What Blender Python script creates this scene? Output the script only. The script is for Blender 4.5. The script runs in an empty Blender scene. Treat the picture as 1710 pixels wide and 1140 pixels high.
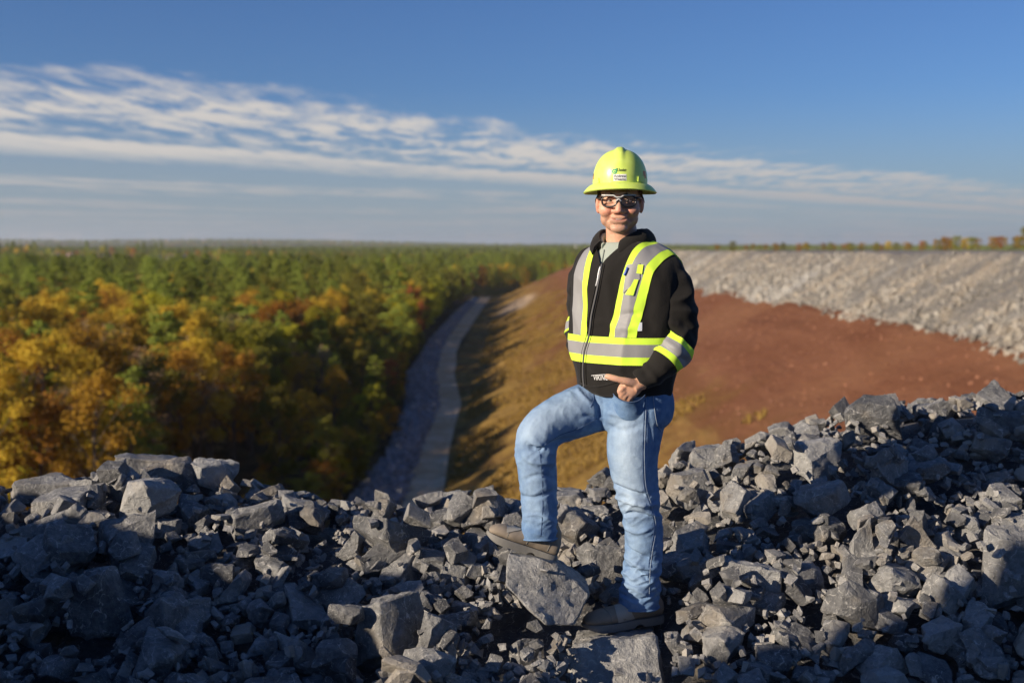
import bpy, bmesh, math, random
import numpy as np
from mathutils import Vector, Matrix, Quaternion, noise as mnoise
from mathutils.bvhtree import BVHTree

# ------------------------------------------------------------------ camera, sky, sun, exposure
S = bpy.context.scene
COL = S.collection
R = math.radians
F_PX, CX, CY, HORIZON = 1900.0, 855.0, 570.0, 412.0
PITCH = math.atan((CY - HORIZON) / F_PX)
CAM = Vector((0, 0, 1.51))
cd = bpy.data.cameras.new('camera')
cd.sensor_width = 36.0
cd.lens = 36.0 * F_PX / 1710.0
cd.clip_start, cd.clip_end = 0.05, 60000
cd.dof.use_dof = True
cd.dof.focus_distance = 4.45
cd.dof.aperture_fstop = 2.2
cam = bpy.data.objects.new('camera', cd)
COL.objects.link(cam)
cam.location = CAM
cam.rotation_euler = (math.pi / 2 - PITCH, 0, 0)
S.camera = cam

SUN_EL, SUN_BACK = 19.0, 30.0            # sun stands to the left, a little behind the camera
sx, sy = -math.cos(R(SUN_BACK)), -math.sin(R(SUN_BACK))
TO_SUN = Vector((sx * math.cos(R(SUN_EL)), sy * math.cos(R(SUN_EL)), math.sin(R(SUN_EL))))
sl = bpy.data.lights.new('sun', 'SUN')
sl.energy = 5.0
sl.angle = R(0.53)
sl.color = (1.0, 0.84, 0.64)
sun = bpy.data.objects.new('sun', sl)
COL.objects.link(sun)
sun.rotation_euler = (-TO_SUN).to_track_quat('-Z', 'Y').to_euler()

S.view_settings.view_transform = 'Standard'
S.view_settings.look = 'None'
S.view_settings.exposure = 0.60
S.view_settings.gamma = 1.0
S.view_settings.use_curve_mapping = False
S.cycles.use_denoising = True
S.cycles.max_bounces = 8
S.cycles.transparent_max_bounces = 8
S.cycles.use_adaptive_sampling = True
S.cycles.adaptive_threshold = 0.02


class NT:
    """tiny node-tree writer"""
    def __init__(self, nt):
        self.nt = nt
        nt.nodes.clear()

    def n(self, t, ins=None, **props):
        nd = self.nt.nodes.new(t)
        for k, v in props.items():
            setattr(nd, k, v)
        for k, v in (ins or {}).items():
            s = nd.inputs[k]
            if isinstance(v, bpy.types.NodeSocket):
                self.nt.links.new(v, s)
            elif isinstance(v, bpy.types.Node):
                self.nt.links.new(v.outputs[0], s)
            else:
                if hasattr(s.default_value, '__len__') and not isinstance(v, (int, float)) and len(v) == 3 and len(s.default_value) == 4:
                    v = (*v, 1)
                s.default_value = v
        return nd

    def math(self, op, a, b=0.0, c=0.0, clamp=False):
        return self.n('ShaderNodeMath', {0: a, 1: b, 2: c}, operation=op, use_clamp=clamp).outputs[0]

    def mix(self, f, a, b, blend='MIX'):
        nd = self.n('ShaderNodeMix', None, data_type='RGBA', blend_type=blend)
        for i, v in ((0, f), (6, a), (7, b)):
            s = nd.inputs[i]
            if isinstance(v, bpy.types.NodeSocket):
                self.nt.links.new(v, s)
            else:
                if i and len(v) == 3:
                    v = (*v, 1)
                s.default_value = v
        return nd.outputs[2]

    def ramp(self, f, lo, hi, smooth=True):
        nd = self.n('ShaderNodeMapRange', {0: f, 1: lo, 2: hi, 3: 0.0, 4: 1.0})
        nd.interpolation_type = 'SMOOTHSTEP' if smooth else 'LINEAR'
        return nd.outputs[0]

    def noise(self, vec, scale, detail=3.0, rough=0.55, dist=0.0):
        return self.n('ShaderNodeTexNoise', {'Vector': vec, 'Scale': scale, 'Detail': detail, 'Roughness': rough, 'Distortion': dist}).outputs[0]


world = bpy.data.worlds.new('World')
S.world = world
world.use_nodes = True
W = NT(world.node_tree)
sky = W.n('ShaderNodeTexSky', sky_type='NISHITA', sun_disc=False, sun_elevation=R(SUN_EL),
          sun_rotation=math.atan2(TO_SUN.x, TO_SUN.y) % (2 * math.pi), altitude=200.0,
          air_density=1.0, dust_density=0.6, ozone_density=2.2)
tc = W.n('ShaderNodeTexCoord').outputs['Generated']
sep = W.n('ShaderNodeSeparateXYZ', {0: tc})
zc = W.math('MAXIMUM', sep.outputs[2], 0.012)
pxn = W.math('DIVIDE', sep.outputs[0], zc)
pyn = W.math('DIVIDE', sep.outputs[1], zc)
# cloud sheet seen on a flat layer: n runs across the streaks, s along them
nn = W.math('ADD', W.math('MULTIPLY', pxn, -0.75), W.math('MULTIPLY', pyn, 0.66))
ss = W.math('ADD', W.math('MULTIPLY', pxn, 0.66), W.math('MULTIPLY', pyn, 0.75))


def cvec(a, b, off=0.0):
    return W.n('ShaderNodeCombineXYZ', {0: W.math('MULTIPLY', ss, a), 1: W.math('MULTIPLY', nn, b), 2: off}).outputs[0]


def dvec(a, b, off=0.0):
    return W.n('ShaderNodeCombineXYZ', {0: W.math('MULTIPLY', pxn, a), 1: W.math('MULTIPLY', pyn, b), 2: off}).outputs[0]


warp = W.noise(cvec(0.30, 0.40), 1.0, 4, 0.62)
fray = W.noise(dvec(2.4, 0.8, 2.0), 1.0, 5, 0.62)
nw = W.math('ADD', nn, W.math('MULTIPLY', W.math('SUBTRACT', warp, 0.5), 2.2))
nw = W.math('ADD', nw, W.math('MULTIPLY', W.math('SUBTRACT', fray, 0.5), 2.6))
nw2 = W.math('ADD', nn, W.math('MULTIPLY', W.math('SUBTRACT', W.noise(cvec(0.16, 0.1, 5.0), 1.0, 2, 0.5), 0.5), 2.0))
nw2 = W.math('ADD', nw2, W.math('MULTIPLY', W.math('SUBTRACT', W.noise(dvec(3.2, 0.7, 8.0), 1.0, 4, 0.62), 0.5), 1.5))
cells = W.noise(dvec(3.0, 1.05, 7.0), 1.0, 6, 0.62, 0.35)
patch = W.noise(cvec(0.30, 0.42, 11.0), 1.0, 3, 0.5)
inv = lambda x: W.math('SUBTRACT', 1.0, x)
b1 = W.math('MULTIPLY', W.ramp(nw, 6.0, 7.0), inv(W.ramp(nw, 8.6, 10.4)))
b1 = W.math('MULTIPLY', b1, W.ramp(W.math('ADD', cells, W.math('MULTIPLY', patch, 0.55)), 0.62, 0.90))
b2 = W.math('MULTIPLY', W.ramp(nw2, 9.7, 10.3), inv(W.ramp(nw2, 10.4, 13.0)))
b2 = W.math('MULTIPLY', b2, W.ramp(W.math('ADD', W.math('MULTIPLY', cells, 0.5), W.math('MULTIPLY', patch, 0.8)), 0.26, 0.70))
b3n = W.math('ADD', W.math('MULTIPLY', W.noise(cvec(0.10, 0.26, 21.0), 1.0, 4, 0.6), 0.65), W.math('MULTIPLY', W.noise(dvec(1.3, 0.30, 31.0), 1.0, 5, 0.6), 0.35))
b3 = W.math('MULTIPLY', W.ramp(nw2, 11.5, 15.0), W.math('MULTIPLY', W.ramp(b3n, 0.44, 0.62), 0.75))
veil = W.math('MULTIPLY', W.ramp(nn, 7.5, 13.0), 0.10)
cl = W.math('MAXIMUM', W.math('MAXIMUM', b1, b2), W.math('MAXIMUM', b3, veil), clamp=True)
far = W.ramp(sep.outputs[2], 0.02, 0.09)
ccol = W.mix(far, (3.55, 3.5, 3.65), (5.6, 5.25, 4.9))
skyc = W.mix(1.0, sky.outputs[0], (0.34, 0.51, 0.82), 'MULTIPLY')
skyc = W.mix(W.math('MULTIPLY', W.math('SUBTRACT', 1.0, W.ramp(sep.outputs[2], -0.02, 0.14)), 0.88), skyc, (2.65, 3.20, 3.75))
skycol = W.mix(W.math('MULTIPLY', cl, 0.93), skyc, ccol)
bg = W.n('ShaderNodeBackground', {0: skycol, 1: 0.079})
W.n('ShaderNodeOutputWorld', {0: bg.outputs[0]})


# ------------------------------------------------------------------ helpers
def px(u, v, Y):
    """photo pixel + distance along the view (metres) -> world point"""
    a, c = (u - CX) / F_PX, -(v - CY) / F_PX
    dy = math.cos(PITCH) + c * math.sin(PITCH)
    dz = -math.sin(PITCH) + c * math.cos(PITCH)
    t = Y / dy
    return Vector((a * t, Y, CAM.z + dz * t))


def ray(u, v):
    p = px(u, v, 1.0)
    return (p - CAM).normalized()


def link(name, me, mat=None, parent=None, loc=None):
    o = bpy.data.objects.new(name, me)
    COL.objects.link(o)
    if mat is not None and me is not None and not me.materials:
        me.materials.append(mat)
    if parent is not None:
        o.parent = parent
    if loc is not None:
        o.location = loc
    return o


def mesh(name, verts, faces, smooth=False):
    me = bpy.data.meshes.new(name)
    me.from_pydata([tuple(v) for v in verts], [], faces)
    me.update()
    if smooth:
        me.polygons.foreach_set('use_smooth', [True] * len(me.polygons))
    return me


def np_mesh(name, V, Fq, smooth=False):
    """fast mesh from numpy arrays; Fq is (n,3) or (n,4)"""
    V = np.asarray(V, dtype=np.float32)
    Fq = np.asarray(Fq, dtype=np.int32)
    me = bpy.data.meshes.new(name)
    k = Fq.shape[1]
    me.vertices.add(len(V))
    me.vertices.foreach_set('co', V.ravel())
    me.loops.add(Fq.size)
    me.loops.foreach_set('vertex_index', Fq.ravel())
    me.polygons.add(len(Fq))
    me.polygons.foreach_set('loop_start', np.arange(0, Fq.size, k, dtype=np.int32))
    me.polygons.foreach_set('use_smooth', np.full(len(Fq), smooth))
    me.update(calc_edges=True)
    return me


def tag(o, label, cat, group=None):
    o['label'] = label
    o['category'] = cat
    if group:
        o['group'] = group
    return o


def structure(o):
    o['kind'] = 'structure'
    return o


def empty(name, loc=(0, 0, 0)):
    o = bpy.data.objects.new(name, None)
    o.empty_display_size = 0.2
    COL.objects.link(o)
    o.location = loc
    return o


def hash2(ix, iy, seed):
    n = (ix.astype(np.int64) * 374761393 + iy.astype(np.int64) * 668265263 + seed * 974634777) & 0x7fffffff
    n = ((n ^ (n >> 13)) * 1274126177) & 0x7fffffff
    n = n ^ (n >> 16)
    return (n & 0xffff) / 65535.0


def vnoise(x, y, seed=0):
    ix, iy = np.floor(x), np.floor(y)
    fx, fy = x - ix, y - iy
    ux, uy = fx * fx * (3 - 2 * fx), fy * fy * (3 - 2 * fy)
    a, b = hash2(ix, iy, seed), hash2(ix + 1, iy, seed)
    c, d = hash2(ix, iy + 1, seed), hash2(ix + 1, iy + 1, seed)
    return (a * (1 - ux) + b * ux) * (1 - uy) + (c * (1 - ux) + d * ux) * uy


def fbm(x, y, seed=0, octv=4):
    s, amp, tot = 0, 1.0, 0
    for k in range(octv):
        s = s + amp * vnoise(x * 2 ** k, y * 2 ** k, seed + k * 17)
        tot += amp
        amp *= 0.5
    return s / tot - 0.5


def material(name):
    m = bpy.data.materials.new(name)
    m.use_nodes = True
    return m, NT(m.node_tree)


def finish(T, col, rough=0.8, bump=None, bstr=0.3, bdist=0.02, spec=0.3, **extra):
    ins = {'Base Color': col, 'Roughness': rough, 'Specular IOR Level': spec}
    if bump is not None:
        ins['Normal'] = T.n('ShaderNodeBump', {'Height': bump, 'Strength': bstr, 'Distance': bdist}).outputs[0]
    ins.update(extra)
    b = T.n('ShaderNodeBsdfPrincipled', ins)
    T.n('ShaderNodeOutputMaterial', {0: b.outputs[0]})
    return b
# ------------------------------------------------------------------ materials
def mat_simple(name, col, rough=0.7, var=0.12, scale=30.0, bstr=0.1, bdist=0.002, spec=0.3, coord='Object', **extra):
    m, T = material(name)
    tcn = T.n('ShaderNodeTexCoord').outputs[coord]
    nz = T.noise(tcn, scale, 4, 0.6)
    k = T.math('ADD', T.math('MULTIPLY', nz, 2 * var), 1 - var)
    c = T.mix(1.0, col, T.n('ShaderNodeCombineColor', {0: k, 1: k, 2: k}).outputs[0], 'MULTIPLY')
    finish(T, c, rough, nz, bstr, bdist, spec, **extra)
    return m


def mat_rock(name, dark, light, scale=1.0, vein=0.5, chutes=False):
    m, T = material(name)
    geo = T.n('ShaderNodeNewGeometry')
    pos = geo.outputs['Position']
    oi = T.n('ShaderNodeObjectInfo')
    att = T.n('ShaderNodeAttribute', attribute_name='tone')
    n1 = T.noise(pos, 7.0 * scale, 5, 0.62)
    n0 = T.noise(pos, 19.0 * scale, 6, 0.68, 0.4)
    n2 = T.noise(pos, 45.0 * scale, 5, 0.72)
    n3 = T.noise(pos, 210.0 * scale, 3, 0.65)
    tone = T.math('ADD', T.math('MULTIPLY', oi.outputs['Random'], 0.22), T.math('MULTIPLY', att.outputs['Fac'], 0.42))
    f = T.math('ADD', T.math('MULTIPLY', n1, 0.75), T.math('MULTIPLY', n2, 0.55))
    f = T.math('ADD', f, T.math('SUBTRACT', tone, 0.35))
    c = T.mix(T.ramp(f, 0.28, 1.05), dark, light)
    # pale calcite veins and scuffs
    vp = T.n('ShaderNodeVectorMath', {0: pos, 1: T.n('ShaderNodeVectorMath', {0: T.n('ShaderNodeTexNoise', {'Vector': pos, 'Scale': 6.0 * scale, 'Detail': 3}).outputs[1], 'Scale': 0.28 / scale}, operation='SCALE').outputs[0]}, operation='ADD').outputs[0]
    vor = T.n('ShaderNodeTexVoronoi', {'Vector': vp, 'Scale': 8.5 * scale}, feature='DISTANCE_TO_EDGE').outputs[0]
    vl = T.math('SUBTRACT', 1.0, T.ramp(vor, 0.0, 0.030))
    vl = T.math('MULTIPLY', vl, T.ramp(n2, 0.44, 0.58))
    scuff = T.math('MULTIPLY', T.ramp(n3, 0.54, 0.70), T.ramp(n0, 0.46, 0.66))
    wv = T.math('MULTIPLY', T.math('MAXIMUM', T.math('MULTIPLY', vl, 0.8), scuff), vein)
    c = T.mix(wv, c, (0.55, 0.54, 0.52))
    if chutes:      # bands of fines and fresh stone running down the tip face
        sp = T.n('ShaderNodeSeparateXYZ', {0: pos})
        cvx = T.n('ShaderNodeCombineXYZ', {0: T.math('MULTIPLY', sp.outputs[0], 0.05), 1: T.math('ADD', T.math('MULTIPLY', sp.outputs[1], 0.085), T.math('MULTIPLY', sp.outputs[0], 0.07)), 2: 0.0}).outputs[0]
        ch = T.noise(cvx, 1.0, 5, 0.62, 0.8)
        c = T.mix(T.math('MULTIPLY', T.ramp(ch, 0.50, 0.62), 0.65), c, (0.36, 0.31, 0.245))
        c = T.mix(T.math('MULTIPLY', T.ramp(ch, 0.46, 0.34), 0.55), c, (0.42, 0.41, 0.385))
    # brownish tint on some faces
    br = T.math('MAXIMUM', T.math('MULTIPLY', T.ramp(T.noise(pos, 3.4 * scale, 4, 0.6), 0.54, 0.70), 0.45), T.math('MULTIPLY', T.ramp(att.outputs['Fac'], 0.86, 0.93), 0.5))
    c = T.mix(br, c, (light[0] * 0.90, light[1] * 0.76, light[2] * 0.58))
    c = T.mix(T.math('MULTIPLY', T.ramp(geo.outputs['Pointiness'], 0.53, 0.64), 0.45 * vein), c, (0.42, 0.41, 0.40))
    h = T.math('ADD', T.math('MULTIPLY', n0, 1.6), T.math('ADD', T.math('MULTIPLY', n2, 0.8), T.math('MULTIPLY', n3, 0.25)))
    finish(T, c, 0.6, h, 0.85, 0.018 / scale, 0.35)
    return m


M_ROCK = mat_rock('dark_limestone', (0.050, 0.053, 0.060), (0.355, 0.358, 0.360), 1.0, 0.8)
M_PALE = mat_rock('pale_limestone', (0.14, 0.13, 0.115), (0.37, 0.345, 0.30), 0.12, 0.3, True)
M_RIPRAP = mat_rock('grey_riprap', (0.13, 0.13, 0.14), (0.38, 0.38, 0.40), 0.25, 0.3)


def mat_ground():
    m, T = material('hill_soil')
    pos = T.n('ShaderNodeNewGeometry').outputs['Position']
    sp = T.n('ShaderNodeSeparateXYZ', {0: pos})
    X, Y = sp.outputs[0], sp.outputs[1]
    big = T.noise(pos, 0.045, 4, 0.6)
    med = T.noise(pos, 0.22, 5, 0.65)
    fine = T.noise(pos, 1.6, 5, 0.7)
    strv = T.n('ShaderNodeCombineXYZ', {0: T.math('MULTIPLY', X, 0.35), 1: T.math('MULTIPLY', Y, 0.055), 2: 0.0}).outputs[0]
    strk = T.noise(strv, 1.0, 4, 0.6)
    # autumn grass on the slope: gold, straw, russet
    g = T.mix(T.ramp(med, 0.36, 0.66), (0.135, 0.078, 0.024), (0.31, 0.20, 0.05))
    up = T.math('ADD', T.math('MULTIPLY', X, 0.030), T.math('MULTIPLY', T.math('SUBTRACT', big, 0.5), 1.9))
    g = T.mix(T.ramp(up, -0.05, 0.62), g, (0.150, 0.066, 0.028))
    g = T.mix(T.math('MULTIPLY', T.ramp(strk, 0.52, 0.7), 0.45), g, (0.36, 0.235, 0.075))
    g = T.mix(T.math('MULTIPLY', T.ramp(fine, 0.35, 0.7), 0.55), g, (0.085, 0.05, 0.016))
    # graded red soil towards the stone pile
    red = T.mix(T.ramp(strk, 0.3, 0.72), (0.140, 0.058, 0.030), (0.185, 0.082, 0.045))
    red = T.mix(T.math('MULTIPLY', T.ramp(med, 0.45, 0.75), 0.4), red, (0.115, 0.044, 0.024))
    red = T.mix(T.math('MULTIPLY', T.ramp(fine, 0.60, 0.75), 0.35), red, (0.27, 0.14, 0.085))
    rut = T.noise(T.n('ShaderNodeCombineXYZ', {0: T.math('MULTIPLY', X, 1.3), 1: T.math('MULTIPLY', Y, 0.035), 2: 3.0}).outputs[0], 1.0, 4, 0.6, 0.5)
    red = T.mix(T.math('MULTIPLY', T.ramp(rut, 0.52, 0.66), 0.5), red, (0.10, 0.04, 0.022))
    red = T.mix(T.math('MULTIPLY', T.ramp(T.noise(pos, 0.035, 4, 0.6), 0.45, 0.66), 0.45), red, (0.215, 0.105, 0.055))
    rb = T.math('ADD', X, T.math('MULTIPLY', T.math('SUBTRACT', T.noise(pos, 0.09, 4, 0.6), 0.5), 20.0))
    rb = T.math('SUBTRACT', rb, T.ramp(Y, 190.0, 420.0))
    c = T.mix(T.ramp(rb, 15.5, 23.5), g, red)
    # pale worn patch near the far corner
    dx = T.math('SUBTRACT', X, 2.0)
    dyv = T.math('MULTIPLY', T.math('SUBTRACT', Y, 455.0), 0.16)
    dd = T.math('SQRT', T.math('ADD', T.math('MULTIPLY', dx, dx), T.math('MULTIPLY', dyv, dyv)))
    c = T.mix(T.math('MULTIPLY', T.math('SUBTRACT', 1.0, T.ramp(dd, 3.0, 10.0)), T.ramp(med, 0.3, 0.6)), c, (0.47, 0.36, 0.26))
    # forest floor to the left
    floor = T.mix(T.ramp(med, 0.35, 0.7), (0.05, 0.034, 0.016), (0.13, 0.085, 0.035))
    fx = T.math('ADD', X, T.math('MULTIPLY', T.math('SUBTRACT', med, 0.5), 3.0))
    c = T.mix(T.ramp(fx, -13.0, -15.0), c, floor)
    farv = T.ramp(Y, 610.0, 660.0)
    fcol = T.mix(T.ramp(T.noise(pos, 0.006, 5, 0.6), 0.35, 0.65), (0.035, 0.05, 0.02), (0.10, 0.075, 0.025))
    c = T.mix(farv, c, fcol)
    c = T.mix(T.ramp(Y, 12.0, 8.0), c, (0.06, 0.06, 0.062))
    h = T.math('ADD', med, T.math('MULTIPLY', fine, 0.5))
    finish(T, c, 0.95, h, 0.9, 0.5, 0.1)
    return m


M_GROUND = mat_ground()


def mat_path():
    m, T = material('sandy_track')
    pos = T.n('ShaderNodeNewGeometry').outputs['Position']
    a = T.noise(pos, 0.10, 4, 0.6)
    b = T.noise(pos, 0.7, 4, 0.65)
    c = T.mix(T.ramp(a, 0.35, 0.65), (0.54, 0.36, 0.20), (0.66, 0.50, 0.33))
    c = T.mix(T.ramp(b, 0.45, 0.75), c, (0.40, 0.24, 0.12))
    finish(T, c, 0.95, b, 0.5, 0.1, 0.1)
    return m


M_PATH = mat_path()


def mat_leaf(name, c1, c2, tr=0.42):
    m, T = material(name)
    oi = T.n('ShaderNodeObjectInfo')
    geo = T.n('ShaderNodeNewGeometry')
    r = T.math('ADD', T.math('MULTIPLY', geo.outputs['Random Per Island'], 0.6), T.math('MULTIPLY', oi.outputs['Random'], 0.4))
    c = T.mix(r, c1, c2)
    hs = T.n('ShaderNodeHueSaturation', {'Hue': T.math('ADD', 0.485, T.math('MULTIPLY', oi.outputs['Random'], 0.03)),
                                        'Value': T.math('ADD', 1.0, T.math('MULTIPLY', oi.outputs['Random'], 0.65)), 'Color': c}).outputs[0]
    d = T.n('ShaderNodeBsdfDiffuse', {0: hs})
    t = T.n('ShaderNodeBsdfTranslucent', {0: hs})
    mx = T.n('ShaderNodeMixShader', {0: tr, 1: d.outputs[0], 2: t.outputs[0]})
    T.n('ShaderNodeOutputMaterial', {0: mx.outputs[0]})
    return m


M_BARK = mat_simple('tree_bark', (0.13, 0.10, 0.075), 0.9, 0.35, 3.0, 0.6, 0.05)
LEAF = {
    'gold': mat_leaf('gold_leaf', (0.33, 0.215, 0.026), (0.47, 0.325, 0.045)),
    'amber': mat_leaf('amber_leaf', (0.26, 0.135, 0.024), (0.36, 0.2, 0.034)),
    'rust': mat_leaf('rust_leaf', (0.27, 0.085, 0.032), (0.36, 0.14, 0.05)),
    'lime': mat_leaf('lime_leaf', (0.26, 0.25, 0.022), (0.4, 0.37, 0.037)),
    'olive': mat_leaf('olive_leaf', (0.15, 0.15, 0.027), (0.25, 0.23, 0.04)),
    'pine': mat_leaf('pine_needle', (0.125, 0.155, 0.03), (0.23, 0.25, 0.045), 0.25),
    'tan': mat_leaf('tan_twig', (0.24, 0.17, 0.1), (0.32, 0.24, 0.14), 0.15),
}
# ------------------------------------------------------------------ terrain (heights below are relative to the eye, then lifted by CAM.z)
def lerp_tab(y, tab):
    return np.interp(y, [t[0] for t in tab], [t[1] for t in tab])


TRACK_R = [(0, -7.5), (130, -7.8), (155, -8.4), (200, -9.2), (228, -10.9), (255, -13.0), (300, -14.8), (337, -15.4), (451, -14.0), (641, -11.8)]
TRACK_W = [(0, 5.0), (155, 4.6), (200, 4.0), (236, 4.6), (300, 4.4), (451, 6.2), (641, 6.0)]
RIPRAP_W = [(0, 5.0), (128, 5.0), (150, 3.6), (175, 4.3), (221, 6.3), (294, 4.2), (451, 3.8), (641, 3.8)]


def smax(a, b, k):
    h = np.clip(0.5 + 0.5 * (a - b) / k, 0, 1)
    return b * (1 - h) + a * h + k * h * (1 - h)


def crest_line(x):
    """berm crest: distance and height"""
    yc = np.interp(x, [-6, -3, 0, 1.2, 2.2, 5], [5.2, 5.3, 5.35, 5.5, 5.9, 6.0])
    zc = np.interp(x, [-6, -2.6, -1.9, -1.2, -0.6, 0.0, 0.45, 0.8, 1.3, 1.7, 2.2, 2.6, 5],
                   [0.38, 0.38, 0.43, 0.33, 0.26, 0.27, 0.36, 0.47, 0.60, 0.70, 0.73, 0.74, 0.74])
    return yc, zc


def berm(x, y):
    """top surface of the rock berm (world z) before single stones"""
    x, y = np.asarray(x, float), np.asarray(y, float)
    yc, zc = crest_line(x)
    z0 = -0.10
    t = np.clip((y - 3.75) / (yc - 3.75), 0, 1)
    z = z0 + (zc - 0.07 - z0) * (t ** 0.9)
    z = np.where(y > yc, zc - 0.07 - 0.72 * np.maximum(y - yc - 0.25, 0), z)
    return z + 0.10 * fbm(x * 1.3, y * 1.3, 5, 3)


def ground_rel(x, y):
    up = smax(0.5 * (x + 8.0), 0.10 * (x - lerp_tab(y, TRACK_R)), 1.2)
    end = 0.5 * (622 - y) - 0.10 * np.maximum(x, 0)
    up = np.minimum(up, end)
    up = np.clip(up, 0, 21.0 + 0.02 * np.maximum(x - 34, 0))
    und = 1.5 * fbm(x * 0.04, y * 0.025, 3, 3) * np.clip(up / 6, 0, 1) + 0.35 * fbm(x * 0.25, y * 0.12, 9, 3) * np.clip(up / 3, 0, 1)
    z = -28.0 + up + und
    # ground the photographer stands on; falls away behind the berm
    yc, zcr = crest_line(np.clip(x, -6, 5))
    knob = -1.75 - 0.74 * np.maximum(y - yc - 0.35, 0) - 0.74 * np.maximum(-x - 14, 0)
    z = np.where(y < 80, np.maximum(z, knob), z)
    # far hills
    d = np.sqrt(x * x + y * y)
    hill = np.clip((d - 1400) / 3500, 0, 1) * (24 * (fbm(x * 0.0006, y * 0.0005, 21, 3)) + 7)
    ridge = 62 * np.clip(0.50 - x / 4200, 0.08, 0.95) * np.exp(-((d - 6600) / 1400) ** 2) * (0.75 + 1.1 * fbm(x * 0.0009 + 4, y * 0.0003, 31, 3))
    knoll = 11.5 * np.exp(-((x + 500) / 190) ** 2 - ((y - 1340) / 170) ** 2)
    z = z + hill + np.where(y > 0, ridge, 0) + knoll
    return z


def gz(x, y):
    return float(ground_rel(np.array([float(x)]), np.array([float(y)]))[0]) + CAM.z


def axis(lo, hi, core_lo, core_hi, step, grow=1.12):
    a = list(np.arange(core_lo, core_hi + 1e-6, step))
    s, v = step, core_hi
    while v < hi:
        s *= grow
        v += s
        a.append(v)
    s, v = step, core_lo
    while v > lo:
        s *= grow
        v -= s
        a.insert(0, v)
    return np.array(a)


xs = axis(-9000, 9000, -45, 60, 1.0, 1.09)
ys = axis(-400, 13000, -8, 300, 1.6, 1.05)
GX, GY = np.meshgrid(xs, ys)
GZ = ground_rel(GX, GY) + CAM.z


def grid_mesh(name, X, Y, Z, smooth=True):
    h, w = X.shape
    V = np.stack([X.ravel(), Y.ravel(), Z.ravel()], 1)
    i = np.arange(h * w).reshape(h, w)
    Fq = np.stack([i[:-1, :-1].ravel(), i[:-1, 1:].ravel(), i[1:, 1:].ravel(), i[1:, :-1].ravel()], 1)
    return np_mesh(name, V, Fq, smooth)


ground = structure(link('ground', grid_mesh('ground', GX, GY, GZ), M_GROUND))

# track at the foot of the slope
yy = np.concatenate([np.arange(60, 300, 2.0), np.arange(300, 640, 4.0)])
uu = np.linspace(0, 1, 9)
PR, PW = lerp_tab(yy, TRACK_R), lerp_tab(yy, TRACK_W)
PXg = PR[:, None] - PW[:, None] * (1 - uu[None, :]) + 0.8 * fbm(yy * 0.03, yy * 0 + 2, 4, 2)[:, None]
PYg = np.repeat(yy[:, None], 9, 1)
track = structure(link('track', grid_mesh('track', PXg, PYg, ground_rel(PXg, PYg) + CAM.z + 0.10 + 0.08 * fbm(PXg * 0.8, PYg * 0.15, 8, 2)), M_PATH))

# tipped limestone pile on the right, parallel to the track
PILE_TOE, PILE_TOP, PILE_Z = 34.0, 42.3, -0.75


def pile_rel(x, y):
    toe = PILE_TOE + 1.6 * fbm(y * 0.045, y * 0 + 1, 12, 3)
    up = 0.76 * (x - toe)
    chute = 0.7 * fbm(y * 0.11 + 0.05 * x, x * 0.03, 15, 3)
    up = up + chute * np.clip(up / 2, 0, 1)
    top = 6.3 + 1.1 * fbm(x * 0.08, y * 0.075, 13, 4) - 0.7 * np.clip((np.asarray(y) - 60) / 300, 0, 1)
    z = -7.0 + np.minimum(up, top)
    base = ground_rel(x, y)
    endf = 0.7 * (410 - y)
    return np.maximum(np.minimum(z, -7 + endf), base - 0.6)


px_ = np.concatenate([np.arange(32, 45, 0.35), np.arange(45, 60, 1.0), np.arange(60, 150, 4.0)])
py_ = np.concatenate([np.arange(15, 130, 0.45), np.arange(130, 240, 0.9), np.arange(240, 425, 2.0)])
QX, QY = np.meshgrid(px_, py_)
QZ = pile_rel(QX, QY) + CAM.z + 0.16 * fbm(QX * 1.7, QY * 1.7, 40, 3)
pile = structure(link('stone_pile', grid_mesh('stone_pile', QX, QY, QZ), M_PALE))
# ------------------------------------------------------------------ stones
def polytope(rng, planes=12, ax=(1, 0.8, 0.6)):
    """angular broken stone: cut by random planes; returns vertex list"""
    Ns, ds = [], []
    for k in range(6):
        v = np.zeros(3)
        v[k // 2] = 1 if k % 2 else -1
        v = v + rng.normal(0, 0.16, 3)
        Ns.append(v / np.linalg.norm(v))
        ds.append(rng.uniform(0.82, 1.0))
    for k in range(planes - 6):
        v = rng.normal(0, 1, 3)
        Ns.append(v / np.linalg.norm(v))
        ds.append(rng.uniform(0.78, 1.12))
    Ns, ds = np.array(Ns), np.array(ds)
    P = []
    n = len(Ns)
    for i in range(n):
        for j in range(i + 1, n):
            for k in range(j + 1, n):
                A = Ns[[i, j, k]]
                if abs(np.linalg.det(A)) < 0.12:
                    continue
                p = np.linalg.solve(A, ds[[i, j, k]])
                if np.all(Ns @ p <= ds + 1e-6) and np.max(np.abs(p)) < 1.6:
                    P.append(p)
    P = np.array(P)
    P = P / np.max(np.abs(P), axis=0)
    return P * np.array(ax)


def hull_bm(P):
    bm = bmesh.new()
    for p in P:
        bm.verts.new(p)
    r = bmesh.ops.convex_hull(bm, input=bm.verts)
    bmesh.ops.delete(bm, geom=[v for v in bm.verts if not v.link_faces], context='VERTS')
    bmesh.ops.remove_doubles(bm, verts=bm.verts, dist=0.05)
    bmesh.ops.dissolve_limit(bm, angle_limit=R(4), verts=bm.verts, edges=bm.edges)
    return bm


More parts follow.
